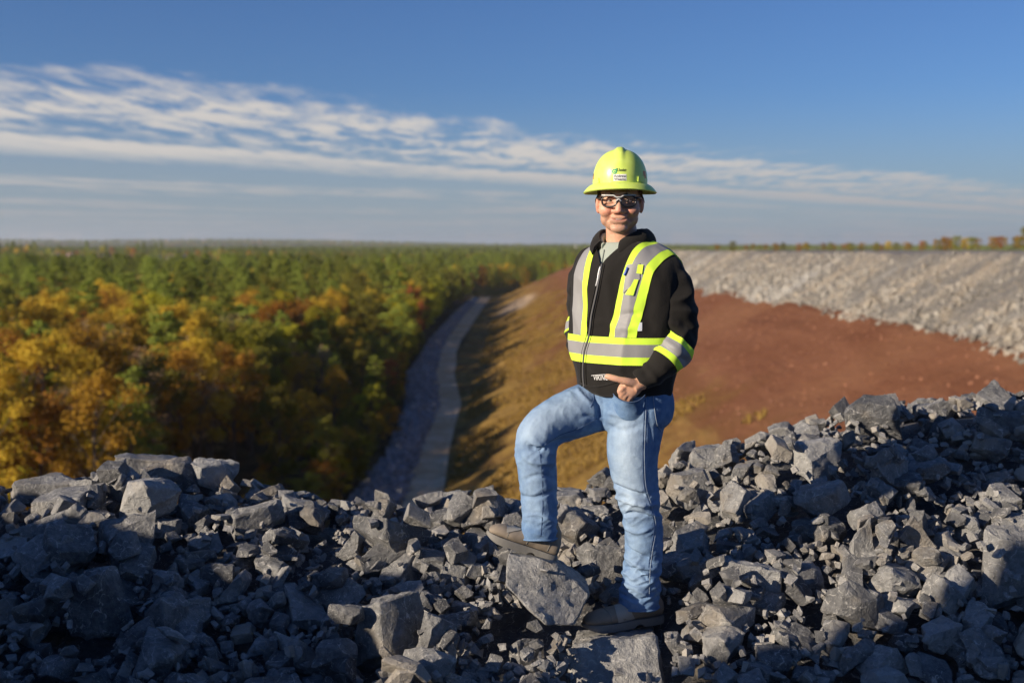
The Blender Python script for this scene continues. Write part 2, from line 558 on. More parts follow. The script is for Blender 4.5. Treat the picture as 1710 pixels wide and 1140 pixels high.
def roughen(bm, seed, target, amp, bev=0.035, size=1.0):
    """chip the edges, subdivide and break up the faces"""
    bmesh.ops.bevel(bm, geom=list(bm.edges), offset=bev * size, segments=1, profile=0.6, affect='EDGES')
    bmesh.ops.triangulate(bm, faces=bm.faces)
    for _ in range(5):
        le = [e for e in bm.edges if e.calc_length() > target * 1.5]
        if not le:
            break
        bmesh.ops.subdivide_edges(bm, edges=le, cuts=1, use_grid_fill=True)
        bmesh.ops.triangulate(bm, faces=bm.faces)
    bm.normal_update()
    off = Vector((seed * 3.7, seed * 1.3, seed * 2.1))
    mv = []
    for v in bm.verts:
        p = v.co / size
        a = mnoise.fractal(p * 1.7 + off, 1.0, 2.1, 3)
        # stepped fracture ledges
        q = mnoise.noise(p * 1.3 - off) * 3.0 + p.z * 2.2 + p.x * 0.9
        st = (q - math.floor(q))
        st = (abs(st - 0.5) - 0.25) * 0.9
        cell = mnoise.voronoi(p * 2.6 + off)[0]
        chip = -max(0.0, 0.26 - (cell[1] - cell[0])) * 0.5
        fine = mnoise.fractal(p * 7.0 + off, 1.0, 2.0, 2)
        mv.append(v.normal * (amp * size * (0.5 * a + 0.38 * st + 0.75 * chip + 0.22 * fine)))
    for v, d in zip(bm.verts, mv):
        v.co += d


def bm_mesh(bm, name, sharp=32.0):
    me = bpy.data.meshes.new(name)
    bm.normal_update()
    bm.to_mesh(me)
    bm.free()
    me.polygons.foreach_set('use_smooth', [True] * len(me.polygons))
    me.set_sharp_from_angle(angle=R(sharp))
    return me


def set_tone(me, v):
    at = me.attributes.get('tone') or me.attributes.new('tone', 'FLOAT', 'POINT')
    at.data.foreach_set('value', np.full(len(me.vertices), v, np.float32))


rng = np.random.default_rng(11)
ASPECT = [(1, .85, .6), (1, .7, .5), (1, .9, .8), (1, .55, .4), (1, .8, .45), (1, .65, .6), (1, .95, .55), (1, .6, .32)]
HI, HI_AX, LO = [], [], []
for k in range(24):
    ax = ASPECT[k % 8]
    bm = hull_bm(polytope(rng, int(rng.integers(10, 15)), ax))
    roughen(bm, k + 1, 0.20, 0.13, bev=rng.uniform(0.018, 0.045))
    HI.append(bm_mesh(bm, 'rock_form', 22))
    HI[-1].materials.append(M_ROCK)
    set_tone(HI[-1], 0.25 + 0.5 * rng.random())
    HI_AX.append(np.array(ax))
for k in range(18):
    ax = ASPECT[k % 8]
    bm = hull_bm(polytope(rng, int(rng.integers(9, 13)), ax))
    roughen(bm, k + 60, 0.62, 0.10, bev=0.05)
    bmesh.ops.triangulate(bm, faces=bm.faces)
    bm.normal_update()
    V = np.array([v.co[:] for v in bm.verts])
    bm.verts.index_update()
    Fq = np.array([[v.index for v in f.verts] for f in bm.faces])
    LO.append((V, Fq, np.array(ax)))
    bm.free()
TINY = []
for k in range(10):
    bm = hull_bm(polytope(rng, 8, ASPECT[(k * 3) % 8]))
    bmesh.ops.triangulate(bm, faces=bm.faces)
    V = np.array([v.co[:] for v in bm.verts])
    bm.verts.index_update()
    TINY.append((V, np.array([[v.index for v in f.verts] for f in bm.faces]), np.array(ASPECT[(k * 3) % 8])))
    bm.free()


def batch_mesh(name, items, forms, mat, sharp=22.0):
    """many stones joined: items = (form index, 3x3 matrix, location, tone)"""
    Vs, Fs, Ts, off = [], [], [], 0
    for (k, Mx, loc, tone) in items:
        V, Fq, _ = forms[k]
        Vs.append(V @ Mx.T + loc)
        Fs.append(Fq + off)
        Ts.append(np.full(len(V), tone))
        off += len(V)
    me = np_mesh(name, np.concatenate(Vs), np.concatenate(Fs), True)
    at = me.attributes.new('tone', 'FLOAT', 'POINT')
    at.data.foreach_set('value', np.concatenate(Ts).astype(np.float32))
    me.set_sharp_from_angle(angle=R(sharp))
    me.materials.append(mat)
    return me


def rot_np(e):
    return np.array(Matrix.Rotation(e[2], 3, 'Z') @ Matrix.Rotation(e[1], 3, 'Y') @ Matrix.Rotation(e[0], 3, 'X'))


# --- berm: height map that every dropped stone raises
X0, X1, Y0_, Y1, DG = -5.6, 5.2, 3.1, 7.2, 0.02
gx = np.arange(X0, X1, DG)
gy = np.arange(Y0_, Y1, DG)
HX, HY = np.meshgrid(gx, gy)
H = berm(HX, HY)
berm_base = H - 0.10
rock_berm = structure(link('rock_berm', grid_mesh('rock_berm', HX[::3, ::3], HY[::3, ::3], berm_base[::3, ::3]), M_ROCK))


def patch_idx(x, y, r):
    i0, i1 = int((y - r - Y0_) / DG), int((y + r - Y0_) / DG) + 2
    j0, j1 = int((x - r - X0) / DG), int((x + r - X0) / DG) + 2
    return max(i0, 0), min(i1, H.shape[0]), max(j0, 0), min(j1, H.shape[1])


OUTLINE = [(0, 822), (60, 798), (165, 797), (190, 760), (330, 757), (400, 770), (420, 808), (540, 815), (640, 812), (700, 830), (830, 826), (900, 808), (985, 770), (1100, 748), (1200, 728),
           (1260, 718), (1300, 698), (1380, 676), (1440, 658), (1500, 664), (1640, 662), (1710, 652)]
OUT_U, OUT_V = [p[0] for p in OUTLINE], [p[1] for p in OUTLINE]


def drop(x, y, ax, yaw, tilt, sink=0.25):
    """rest an ellipsoidal stone on the height map; returns centre z and tilt angles"""
    a, b, c = ax
    r = max(a, b)
    i0, i1, j0, j1 = patch_idx(x, y, r)
    if i1 - i0 < 3 or j1 - j0 < 3:
        return None
    sub = H[i0:i1, j0:j1]
    dx, dy = HX[i0:i1, j0:j1] - x, HY[i0:i1, j0:j1] - y
    cs, sn = math.cos(yaw), math.sin(yaw)
    u, v = (dx * cs + dy * sn) / a, (-dx * sn + dy * cs) / b
    rr = u * u + v * v
    m = rr < 0.95
    if m.sum() < 4:
        m = rr < 2.0
        if m.sum() < 2:
            return None
    prof = c * np.sqrt(np.clip(1 - rr, 0, 1))
    # local slope
    A = np.stack([dx[m], dy[m], np.ones(m.sum())], 1)
    co, *_ = np.linalg.lstsq(A, sub[m], rcond=None)
    sxl, syl = float(np.clip(co[0], -.8, .8)), float(np.clip(co[1], -.8, .8))
    plane = co[0] * dx + co[1] * dy
    zz = np.percentile((sub - plane * 0.8 + prof)[m], 62) - 2 * c * sink * 0.5
    top = zz + prof + plane * 0.8
    vt = HORIZON - (zz + c * 0.9 - CAM.z) / y * F_PX          # keep the crest outline of the photograph
    ut = CX + F_PX * x / y
    if vt < np.interp(ut, OUT_U, OUT_V) - 4:
        return None
    sub[m] = np.maximum(sub[m], top[m])
    return zz, sxl * 0.8, syl * 0.8


def basis(yaw, sxl, syl, tilt, rg):
    """rotation: yaw, then lean with the slope, plus a random tilt"""
    n = Vector((-sxl, -syl, 1)).normalized()
    q = Vector((0, 0, 1)).rotation_difference(n)
    ax = Vector((rg.normal(), rg.normal(), rg.normal() * 0.3)).normalized()
    q2 = Quaternion(ax, rg.normal(0, tilt))
    return np.array((q2 @ q @ Quaternion((0, 0, 1), yaw)).to_matrix())


# --- single boulders read from the photograph: (u0, v0, u1, v1, form, extra distance, depth/width, turn, label)
def berm_hit(u, v):
    d = ray(u, v)
    t = 3.0
    while t < 9:
        p = CAM + d * t
        if p.z <= float(berm(p.x, p.y)) + 0.02:
            return p
        t += 0.02
    return CAM + d * 5.6


BOULDERS = [
    (186, 755, 332, 815, 4, .25, .7, .15, 'broad flat-topped slab crowning the berm in front of the dark trees'),
    (236, 768, 332, 826, 1, .05, .7, .5, 'tilted wedge leaning on the front of the broad crest slab'),
    (203, 798, 302, 866, 2, -.10, .8, -.5, 'blocky boulder with a sunlit left face below the broad crest slab'),
    (312, 764, 398, 832, 8, .08, .7, .8, 'pointed boulder with a bright left edge beside the broad crest slab'),
    (12, 794, 166, 842, 12, .15, .5, .1, 'long flat slab on the berm crest near the amber tree'),
    (160, 856, 262, 944, 10, -.05, .7, .3, 'pitted dark square boulder under the crest boulders'),
    (118, 950, 216, 1062, 7, -.05, .8, .9, 'long smooth blue-grey slab lying aslant in the shaded rubble'),
    (384, 836, 474, 896, 3, 0, .7, .4, 'wide dark ledge-shaped rock just under the crest'),
    (464, 828, 540, 882, 5, .05, .8, .2, 'notched block on the crest beside the wide dark ledge rock'),
    (240, 992, 312, 1062, 13, -.05, .9, 1.1, 'diamond-faced grey block in the shaded rubble'),
    (586, 988, 732, 1112, 18, -.05, .8, .5, 'large rounded dark boulder left of the boots near the bottom of the berm'),
    (962, 904, 1042, 1002, 9, .18, .7, .4, 'dark angular boulder standing between the two booted feet'),
    (1112, 782, 1194, 842, 16, .02, .8, .2, 'rough brown-faced boulder right of the straight leg'),
    (1142, 744, 1232, 806, 12, .16, .7, -.3, 'sunlit sloping slab above the rough brown-faced boulder'),
    (1316, 734, 1406, 806, 10, .05, .8, .4, 'big sunlit round-shouldered boulder on the right mound'),
    (1322, 800, 1424, 866, 6, -.02, .8, -.4, 'pale broad boulder half buried below the round-shouldered one'),
    (1432, 658, 1494, 710, 2, .12, .9, .7, 'pointed block standing up on the crest before the red soil'),
    (1522, 664, 1596, 706, 14, .12, .8, .2, 'flat-topped block on the crest before the red soil'),
    (1420, 866, 1458, 938, 11, -.02, .9, .2, 'upright finger-shaped stone with a bright tip'),
    (1370, 965, 1482, 1050, 17, 0, .8, .6, 'dark cracked boulder in the shaded foot of the right mound'),
    (1632, 884, 1730, 1006, 18, 0, .8, 1.2, 'large smooth dark boulder at the edge of the right mound'),
    (1538, 1034, 1598, 1082, 0, -.02, .9, .3, 'small pale speckled stone in the shaded rubble'),
    (1200, 932, 1304, 990, 4, 0, .6, -.3, 'flat jagged-topped rock catching light in the shaded rubble'),
    (1440, 1112, 1518, 1160, 12, -.02, .8, .2, 'pale grey slab at the foot of the right mound'),
    (848, 1060, 912, 1120, 20, 0, .8, .5, 'grey cube-like stone left of the standing boot rock'),
]


def fit_boulder(form, w, h, dep, turn, seed):
    """copy of a stone form stretched to width, height and depth (own mesh)"""
    me = HI[form].copy()
    V = np.empty(len(me.vertices) * 3, np.float32)
    me.vertices.foreach_get('co', V)
    V = V.reshape(-1, 3) @ rot_np((0.15 * math.sin(seed), 0.2 * math.cos(seed * 2.3), turn)).T
    lo, hi = V.min(0), V.max(0)
    V = (V - (lo + hi) / 2) / ((hi - lo) / 2) * np.array([w / 2, dep / 2, h / 2])
    me.vertices.foreach_set('co', V.astype(np.float32).ravel())
    me.update()
    me.set_sharp_from_angle(angle=R(22))
    return me, V


def stamp(V, loc):
    """raise the height map with the real points of a boulder"""
    P = V + np.array(loc)
    j = np.clip(((P[:, 0] - X0) / DG).astype(int), 0, H.shape[1] - 1)
    i = np.clip(((P[:, 1] - Y0_) / DG).astype(int), 0, H.shape[0] - 1)
    np.maximum.at(H, (i, j), P[:, 2] - 0.02)
    for (x, y, z) in P[::3]:
        i0, i1, j0, j1 = patch_idx(x, y, 0.04)
        H[i0:i1, j0:j1] = np.maximum(H[i0:i1, j0:j1], z - 0.03)


drng = np.random.default_rng(5)
# bottom fill before the boulders
placed = []        # (size, form, matrix, loc, tone)


def in_view(x, y, m=0.5):
    return abs(x) < 0.46 * y + m


def scatter(n, smin, smax, power, tilt, sink, crevice=0, yr=(3.4, 6.9), flat=1.0, view_m=0.7, xr=None):
    done = 0
    tries = 0
    while done < n and tries < n * 6:
        tries += 1
        s = smin + (smax - smin) * drng.random() ** power
        best = None
        for q in range(max(1, crevice)):
            y = drng.uniform(*yr)
            x = drng.uniform(*xr) if xr else drng.uniform(-1, 1) * min(0.46 * y + view_m, 5.0)
            yc, _ = crest_line(x)
            if y > yc + 0.9:
                continue
            if crevice:
                i, j = int((y - Y0_) / DG), int((x - X0) / DG)
                k = 7
                sub = H[max(i - k, 0):i + k + 1, max(j - k, 0):j + k + 1]
                if sub.size == 0:
                    continue
                rel = H[min(i, H.shape[0] - 1), min(j, H.shape[1] - 1)] - sub.mean()
            else:
                rel = 0
            if best is None or rel < best[0]:
                best = (rel, x, y)
        if best is None:
            continue
        _, x, y = best
        # keep the standing places of the feet clear
        keep = False
        for (cx, cy, cr, *big) in CLEAR:
            if big and s < big[0]:
                continue
            if (x - cx) ** 2 + (y - cy) ** 2 < (cr + s * 0.32) ** 2:
                keep = True
        if keep:
            continue
        hi = s > 0.075
        forms = LO if s > 0.05 else TINY
        k = int(drng.integers(0, len(HI))) if hi else int(drng.integers(0, len(forms)))
        ax0 = HI_AX[k] if hi else forms[k][2]
        sc = s / 2 * drng.uniform(0.85, 1.15, 3)
        sc[2] *= flat
        yaw = drng.uniform(0, 6.28)
        res = drop(x, y, ax0 * sc, yaw, tilt, sink)
        if res is None:
            continue
        zz, sxl, syl = res
        B = basis(yaw, sxl, syl, tilt, drng)
        placed.append((s, k, B @ np.diag(sc), np.array([x, y, zz]), drng.random(), hi))
        done += 1


FOOT_CLEAR = [(px(868, 920, 4.3).x, 4.30, 0.15), (px(915, 920, 4.3).x, 4.32, 0.12), (px(1000, 1050, 4.3).x, 4.28, 0.13), (px(1075, 1050, 4.3).x, 4.33, 0.13), (px(1040, 1050, 4.3).x, 4.31, 0.13),
         (px(860, 1000, 4.0).x, 4.03, 0.12, .085), (px(930, 1000, 4.0).x, 4.03, 0.12, .085), (px(1030, 1100, 4.0).x, 4.0, 0.13, .05), (px(985, 1045, 4.15).x, 4.16, 0.15), (px(1040, 1060, 4.1).x, 4.12, 0.13), (px(990, 1130, 3.85).x, 3.87, 0.12, .05), (px(1070, 1130, 3.85).x, 3.87, 0.12, .05), (px(1030, 1130, 3.7).x, 3.7, 0.12, .05)]
CLEAR = FOOT_CLEAR
scatter(500, 0.09, 0.20, 1.4, 0.5, 0.35)
bl_objs = []
BCLEAR = []
for i, (u0, v0, u1, v1, form, dyd, dr, turn, lab) in enumerate(BOULDERS):
    p = berm_hit((u0 + u1) / 2, v1 - 0.12 * (v1 - v0))
    Yb = p.y + dyd + 0.02
    a, b_ = px(u0, (v0 + v1) / 2, Yb), px(u1, (v0 + v1) / 2, Yb)
    t_, o_ = px((u0 + u1) / 2, v0, Yb), px((u0 + u1) / 2, v1, Yb)
    w, h = (b_ - a).length, (t_ - o_).length * 1.12
    me, V = fit_boulder(form, w, h, w * dr, turn, i)
    set_tone(me, 0.85 if any(q in lab for q in ('pale', 'sunlit', 'bright', 'light', 'catching')) else 0.45)  # paler tone for pale stone
    loc = (a + b_) / 2
    loc.z = (t_.z + o_.z) / 2 - h * 0.03
    ob = link('boulder', me, None, None, loc)
    ob['label'] = lab
    ob['category'] = 'boulder'
    bl_objs.append(ob)
    BCLEAR.append((loc.x, loc.y, w * (0.43 if v1 < 870 else 0.36)))
    stamp(V, loc)


def outline_boulder(poly_front, poly_back, seed, lab, mat=None):
    """boulder from two outlines of 3D points (front and back), chipped"""
    bm = hull_bm([tuple(p) for p in poly_front + poly_back])
    size = 0.2
    roughen(bm, seed, 0.018, 0.10, bev=0.03, size=size)
    me = bm_mesh(bm, 'boulder', 22)
    me.materials.append(M_ROCK)
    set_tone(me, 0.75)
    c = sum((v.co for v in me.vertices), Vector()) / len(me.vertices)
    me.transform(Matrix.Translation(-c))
    ob = link('boulder', me, None, None, c)
    ob['label'] = lab
    ob['category'] = 'boulder'
    V = np.array([v.co[:] for v in me.vertices])
    stamp(V, c)
    return ob


RF_Y, LF_Y = 4.30, 4.33        # distance of the raised and the standing foot
# under the raised boot
fr = [px(848, 921, 4.22), px(930, 941, 4.20), px(986, 992, 4.18), px(958, 1042, 4.10), px(912, 1046, 4.05), px(878, 1012, 4.05), px(843, 976, 4.10)]
bk = [px(853, 912, 4.42), px(922, 926, 4.46), px(980, 962, 4.50), px(952, 1030, 4.45), px(850, 985, 4.45)]
rockA = outline_boulder(fr, bk, 71, 'large light grey tilted boulder with the raised boot on its top')
fr = [px(955, 1076, 4.08), px(985, 1070, 4.09), px(1096, 1062, 4.12), px(1112, 1160, 4.00), px(1030, 1200, 3.96), px(946, 1180, 3.98)]
bk = [px(965, 1052, 4.46), px(1088, 1044, 4.46), px(1108, 1100, 4.46), px(955, 1100, 4.46)]
rockB = outline_boulder(fr, bk, 75, 'big light grey block with the standing boot on its flat top')
CLEAR = BCLEAR + FOOT_CLEAR
scatter(110, 0.16, 0.30, 1.5, 0.5, 0.28)
scatter(560, 0.085, 0.17, 1.1, 0.7, 0.18)
scatter(16, 0.06, 0.085, 1.0, 0.8, 0.1, crevice=3, yr=(3.78, 4.0), xr=(-0.04, 0.22))
scatter(45, 0.03, 0.05, 1.0, 0.8, 0.1, crevice=3, yr=(3.76, 4.02), xr=(-0.04, 0.24))
scatter(800, 0.05, 0.09, 1.0, 0.8, 0.10, crevice=3)
scatter(3000, 0.022, 0.055, 1.3, 1.0, 0.05, crevice=4, yr=(3.4, 6.4), view_m=0.4)


# beyond the frame the berm goes on
for side in (-1, 1):
    for k in range(420):
        x, y = side * drng.uniform(2.5, 5.0), drng.uniform(3.4, 6.7)
        if abs(x) < 0.46 * y + 0.55:
            continue
        s = drng.uniform(0.06, 0.22)
        q = int(drng.integers(0, len(LO)))
        placed.append((s * 0.3, q, rot_np(drng.uniform(0, 6, 3)) * s * 0.6, np.array([x, y, float(berm(x, y)) + 0.02]), drng.random(), False))


def shown(it):
    s, k, Mx, loc, tone, hi = it
    u = CX + F_PX * loc[0] / loc[1]
    if not (-40 < u < 1750) or loc[1] < 3.75:
        return 0
    return s / loc[1]


hi_items = sorted([it for it in placed if it[5]], key=shown, reverse=True)
for it in hi_items[:300]:
    s, k, Mx, loc, tone, hi = it
    o = link('rock', HI[k], None, rock_berm)
    o.matrix_local = Matrix.Translation(Vector(loc)) @ Matrix([list(r) for r in Mx]).to_4x4()
rest_mid = [(it[1] % len(LO), it[2], it[3], it[4]) for it in hi_items[300:]] + [(it[1], it[2], it[3], it[4]) for it in placed if not it[5] and (it[0] > 0.05 or abs(it[3][0]) > 0.46 * it[3][1] + 0.55)]
rest_tiny = [(it[1], it[2], it[3], it[4]) for it in placed if not it[5] and it[0] <= 0.05 and abs(it[3][0]) <= 0.46 * it[3][1] + 0.55]
o = link('loose_stones', batch_mesh('loose_stones', rest_mid, LO, M_ROCK), None, rock_berm)
o['kind'] = 'stuff'
o = link('stone_chips', batch_mesh('stone_chips', rest_tiny, TINY, M_ROCK), None, rock_berm)
o['kind'] = 'stuff'

# --- unseen rock heap added left of the viewpoint, its crest shaped to shade the foreground
lrng = np.random.default_rng(3)
LB = [(-5.0, 5.2, 0.60), (-4.6, 4.4, 0.98), (-4.4, 3.8, 1.28), (-4.3, 3.0, 1.48), (-4.2, 2.4, 1.60), (-4.2, 1.9, 1.62), (-4.2, 1.22, 1.60), (-4.2, 0.95, 2.30), (-4.2, 0.55, 2.90), (-4.3, -0.2, 3.2), (-4.6, -1.0, 3.1), (-5.0, -2.4, 2.9)]
lx = np.arange(-9.4, -0.9, 0.12)
ly = np.arange(-3.6, 5.8, 0.12)
LX, LY = np.meshgrid(lx, ly)


def shade_berm_z(x, y):
    cx = np.interp(y, [p[1] for p in LB[::-1]], [p[0] for p in LB[::-1]])
    cz = np.interp(y, [p[1] for p in LB[::-1]], [p[2] for p in LB[::-1]])
    return cz - 0.12 - 0.85 * np.abs(x - cx) + 0.16 * fbm(np.asarray(x) * 0.9, np.asarray(y) * 0.9, 44, 3)


LZ = np.maximum(shade_berm_z(LX, LY), -0.4)
shade_berm = structure(link('shade_berm', grid_mesh('shade_berm', LX, LY, LZ), M_ROCK))
its = []
for k in range(2600):
    x, y = lrng.uniform(-7.6, -1.6), lrng.uniform(-3.2, 5.6)
    z = float(shade_berm_z(x, y))
    if z < -0.2 or (y > 3.3 and x > -0.47 * y - 0.9):
        continue
    s = lrng.uniform(0.06, 0.2) * (1.6 if lrng.random() < 0.08 else 1)
    its.append((int(lrng.integers(0, len(LO))), rot_np(lrng.uniform(0, 6, 3)) * s, np.array([x, y, z]), lrng.random()))
o = link('shade_stones', batch_mesh('shade_stones', its, LO, M_ROCK), None, shade_berm)
o['kind'] = 'stuff'

# --- tipped stone on the far pile: toe boulders singly, the rest joined
prng = np.random.default_rng(8)
n_ = 24000
yq = 40 + 330 * prng.random(n_) ** 1.7
tq = prng.random(n_)
xq = 33.2 + 10.5 * tq
zq = pile_rel(xq, yq) + CAM.z
fines = np.clip((vnoise(xq * 0.05, yq * 0.16 + xq * 0.12, 19) - 0.5) * 4, 0, 1)
sq = (1 - 0.6 * fines) * (0.055 + 0.22 * prng.random(n_) ** 3.2) * (1.45 - 0.95 * tq) * (1 + yq / 260)
its = [(int(prng.integers(0, len(TINY))), rot_np(prng.uniform(0, 6, 3)) * sq[k], np.array([xq[k], yq[k], zq[k] + 0.1 * sq[k]]), prng.random()) for k in range(n_)]
o = link('pile_rubble', batch_mesh('pile_rubble', its, TINY, M_PALE, 20), None, pile)
o['kind'] = 'stuff'
PB = []
for k in (0, 2, 5, 9, 12, 16):
    m2 = HI[k].copy()
    m2.materials.clear()
    m2.materials.append(M_PALE)
    PB.append(m2)
for k in range(170):
    y = 62 + 175 * prng.random() ** 1.5
    x = 33.0 + abs(prng.normal(0, 1.3)) + 1.6 * float(fbm(np.array([y * 0.045]), np.array([1.0]), 12, 3)[0])
    z = max(float(pile_rel(np.array([x]), np.array([y]))[0]), float(ground_rel(np.array([x]), np.array([y]))[0])) + CAM.z
    s = prng.uniform(0.18, 0.42)
    o = link('rock', PB[k % 6], None, pile)
    o.matrix_local = Matrix.Translation((x, y, z + 0.2 * s)) @ Matrix([list(r) for r in rot_np(prng.uniform(0, 6, 3)) * s]).to_4x4()

# --- riprap strip between the track and the trees
riprap_x = lambda y: lerp_tab(y, TRACK_R) - lerp_tab(y, TRACK_W)
ry = np.concatenate([np.arange(60, 300, 1.5), np.arange(300, 620, 3.0)])
ru = np.linspace(0, 1, 10)
RXg = riprap_x(ry)[:, None] + 0.2 - (lerp_tab(ry, RIPRAP_W) + .4)[:, None] * (1 - ru[None, :])
RYg = np.repeat(ry[:, None], 10, 1)
prof = 1.1 * np.sin(np.pi * np.clip(ru, 0.0, 1)) ** 0.6
riprap = structure(link('riprap', grid_mesh('riprap', RXg, RYg, ground_rel(RXg, RYg) + CAM.z - 0.05 + prof[None, :] + 0.5 * fbm(RXg * 0.5, RYg * 0.3, 6, 3)), M_RIPRAP))
n_ = 5200
yq = 85 + 480 * prng.random(n_) ** 1.9
tq = prng.random(n_)
xq = riprap_x(yq) + 0.5 - (lerp_tab(yq, RIPRAP_W) + 1.0) * tq
zq = ground_rel(xq, yq) + CAM.z + 1.0 * np.maximum(0.0, np.sin(math.pi * tq)) ** 0.6
its = [(int(prng.integers(0, len(TINY))), rot_np(prng.uniform(0, 6, 3)) * prng.uniform(0.14, 0.5), np.array([xq[k], yq[k], zq[k]]), prng.random()) for k in range(n_)]
o = link('riprap_stones', batch_mesh('riprap_stones', its, TINY, M_RIPRAP, 20), None, riprap)
o['kind'] = 'stuff'
# ------------------------------------------------------------------ trees
def tube_np(pts, rad, n=5):
    """tapered tube along points"""
    V, Fq = [], []
    P = [np.array(p, float) for p in pts]
    for i, p in enumerate(P):
        d = (P[min(i + 1, len(P) - 1)] - P[max(i - 1, 0)])
        d = d / (np.linalg.norm(d) + 1e-9)
        a = np.cross(d, [0.3, 0.9, 0.1] if abs(d[1]) < 0.9 else [1, 0, 0])
        a /= np.linalg.norm(a)
        b = np.cross(d, a)
        for k in range(n):
            t = 2 * math.pi * k / n
            V.append(p + rad[i] * (a * math.cos(t) + b * math.sin(t)))
    for i in range(len(P) - 1):
        for k in range(n):
            k2 = (k + 1) % n
            Fq.append([i * n + k, i * n + k2, (i + 1) * n + k2, (i + 1) * n + k])
    return np.array(V), np.array(Fq)


class Acc:
    def __init__(self):
        self.V, self.F, self.o = [], [], 0

    def add(self, V, Fq):
        self.V.append(V)
        self.F.append(Fq + self.o)
        self.o += len(V)

    def mesh(self, name, mat, smooth=False):
        me = np_mesh(name, np.concatenate(self.V), np.concatenate(self.F), smooth)
        me.materials.append(mat)
        return me


def leaves(rg, centres, per, spread, size, flatten=0.75):
    """small folded leaf faces spread round clump centres"""
    C = np.repeat(np.array(centres), per, 0)
    sp = np.repeat(np.array(spread), per) if hasattr(spread, '__len__') else spread
    n = len(C)
    d = rg.normal(0, 1, (n, 3))
    d /= np.linalg.norm(d, axis=1)[:, None]
    rad = rg.random(n) ** 0.45
    C = C + d * (rad * sp)[:, None] * np.array([1, 1, flatten])
    a = rg.normal(0, 1, (n, 3))
    a[:, 2] *= 0.6
    a /= np.linalg.norm(a, axis=1)[:, None]
    b = np.cross(a, rg.normal(0, 1, (n, 3)))
    b /= np.linalg.norm(b, axis=1)[:, None] + 1e-9
    s = (size * rg.uniform(0.6, 1.25, n))[:, None]
    V = np.stack([C - a * s, C - b * s * 0.55, C + a * s, C + b * s * 0.55], 1).reshape(-1, 3)
    Fq = np.arange(n * 4).reshape(n, 4)
    return V, Fq


def broadleaf(seed, h, w, base, nl, clumps, per, size, spread):
    """trunk with forking limbs, leaf clumps at the limb ends"""
    rg = np.random.default_rng(seed)
    T, C = Acc(), []
    lean = rg.normal(0, 0.03, 2)
    top = np.array([lean[0] * h, lean[1] * h, h * 0.93])
    tp = [np.array([0, 0, -0.6])] + [top * t + np.array([rg.normal(0, .12), rg.normal(0, .12), 0]) for t in (0.2, 0.4, 0.6, 0.8, 1.0)]
    r0 = h * 0.014 + 0.05
    T.add(*tube_np(tp, [r0 * 1.25, r0, r0 * .8, r0 * .58, r0 * .36, 0.02], 7))
    for k in range(nl):
        t = base + (0.95 - base) * (k + rg.random() * 0.7) / nl
        p0 = top * t
        az = k * 2.4 + rg.normal(0, .4)
        env = math.sin(math.pi * min(1.0, max(0.08, (t - base * 0.75) / (1.04 - base * 0.75)))) ** 0.6
        L = w * env * rg.uniform(0.7, 1.1)
        el = 0.35 + 0.75 * t + rg.normal(0, .12)
        d = np.array([math.cos(az) * math.cos(el), math.sin(az) * math.cos(el), math.sin(el)])
        p1 = p0 + d * L * 0.55 + np.array([0, 0, 0.05 * L])
        p2 = p0 + d * L + np.array([rg.normal(0, .1) * L, rg.normal(0, .1) * L, 0.10 * L])
        rr = r0 * 0.42 * (1.1 - t)+0.025
        T.add(*tube_np([p0, p1, p2], [rr, rr * .6, 0.012], 4))
        C += [p2, (p1 + p2) / 2]
        for q in range(3):
            s0 = p0 + (p2 - p0) * rg.uniform(0.4, 0.85)
            dd = d + rg.normal(0, 0.55, 3)
            s1 = s0 + dd / np.linalg.norm(dd) * L * rg.uniform(0.3, 0.5)
            T.add(*tube_np([s0, s1], [rr * .4, 0.01], 3))
            C.append(s1)
    C.append(top)
    C = np.array(C)
    if len(C) > clumps:
        C = C[rg.permutation(len(C))[:clumps]]
    sp = spread * rg.uniform(0.6, 1.3, len(C))
    L = Acc()
    L.add(*leaves(rg, C, per, sp, size))
    return T, L


def pine(seed, h, w):
    rg = np.random.default_rng(seed)
    T, L = Acc(), Acc()
    bend = rg.normal(0, 0.02, 2)
    top = np.array([bend[0] * h, bend[1] * h, h])
    r0 = h * 0.012 + 0.04
    T.add(*tube_np([np.array([0, 0, -.6]), top * .3, top * .6, top * .85, top], [r0, r0 * .85, r0 * .6, r0 * .3, 0.02], 6))
    C, SP = [], []
    n = 44
    for k in range(n):
        t = 0.36 + 0.63 * (k / n)
        az = k * 2.399 + rg.normal(0, .25)
        env = (1 - ((t - 0.36) / 0.66)) ** 0.7 * min(1.0, (t - 0.30) / 0.16)
        Lb = w * env * rg.uniform(0.6, 1.15) + 0.4
        el = rg.normal(0.12, .15) + 0.35 * (t - .5)
        d = np.array([math.cos(az) * math.cos(el), math.sin(az) * math.cos(el), math.sin(el)])
        p0 = top * t
        p2 = p0 + d * Lb
        T.add(*tube_np([p0, p2], [0.05 * (1.2 - t) + .02, 0.012], 3))
        for f in (0.5, 0.78, 1.0):
            C.append(p0 + d * Lb * f + np.array([rg.normal(0, .15), rg.normal(0, .15), 0.12]))
            SP.append(0.55 + 0.28 * Lb * (0.5 if f < 1 else 0.35))
    C.append(top)
    SP.append(0.5)
    L.add(*leaves(rg, C, 42, SP, 0.20, 0.55))
    return T, L


KINDS = {}


def proto(kind, T, L, leaf):
    KINDS.setdefault(kind, []).append((T.mesh('trunk', M_BARK), L.mesh('crown', LEAF[leaf])))


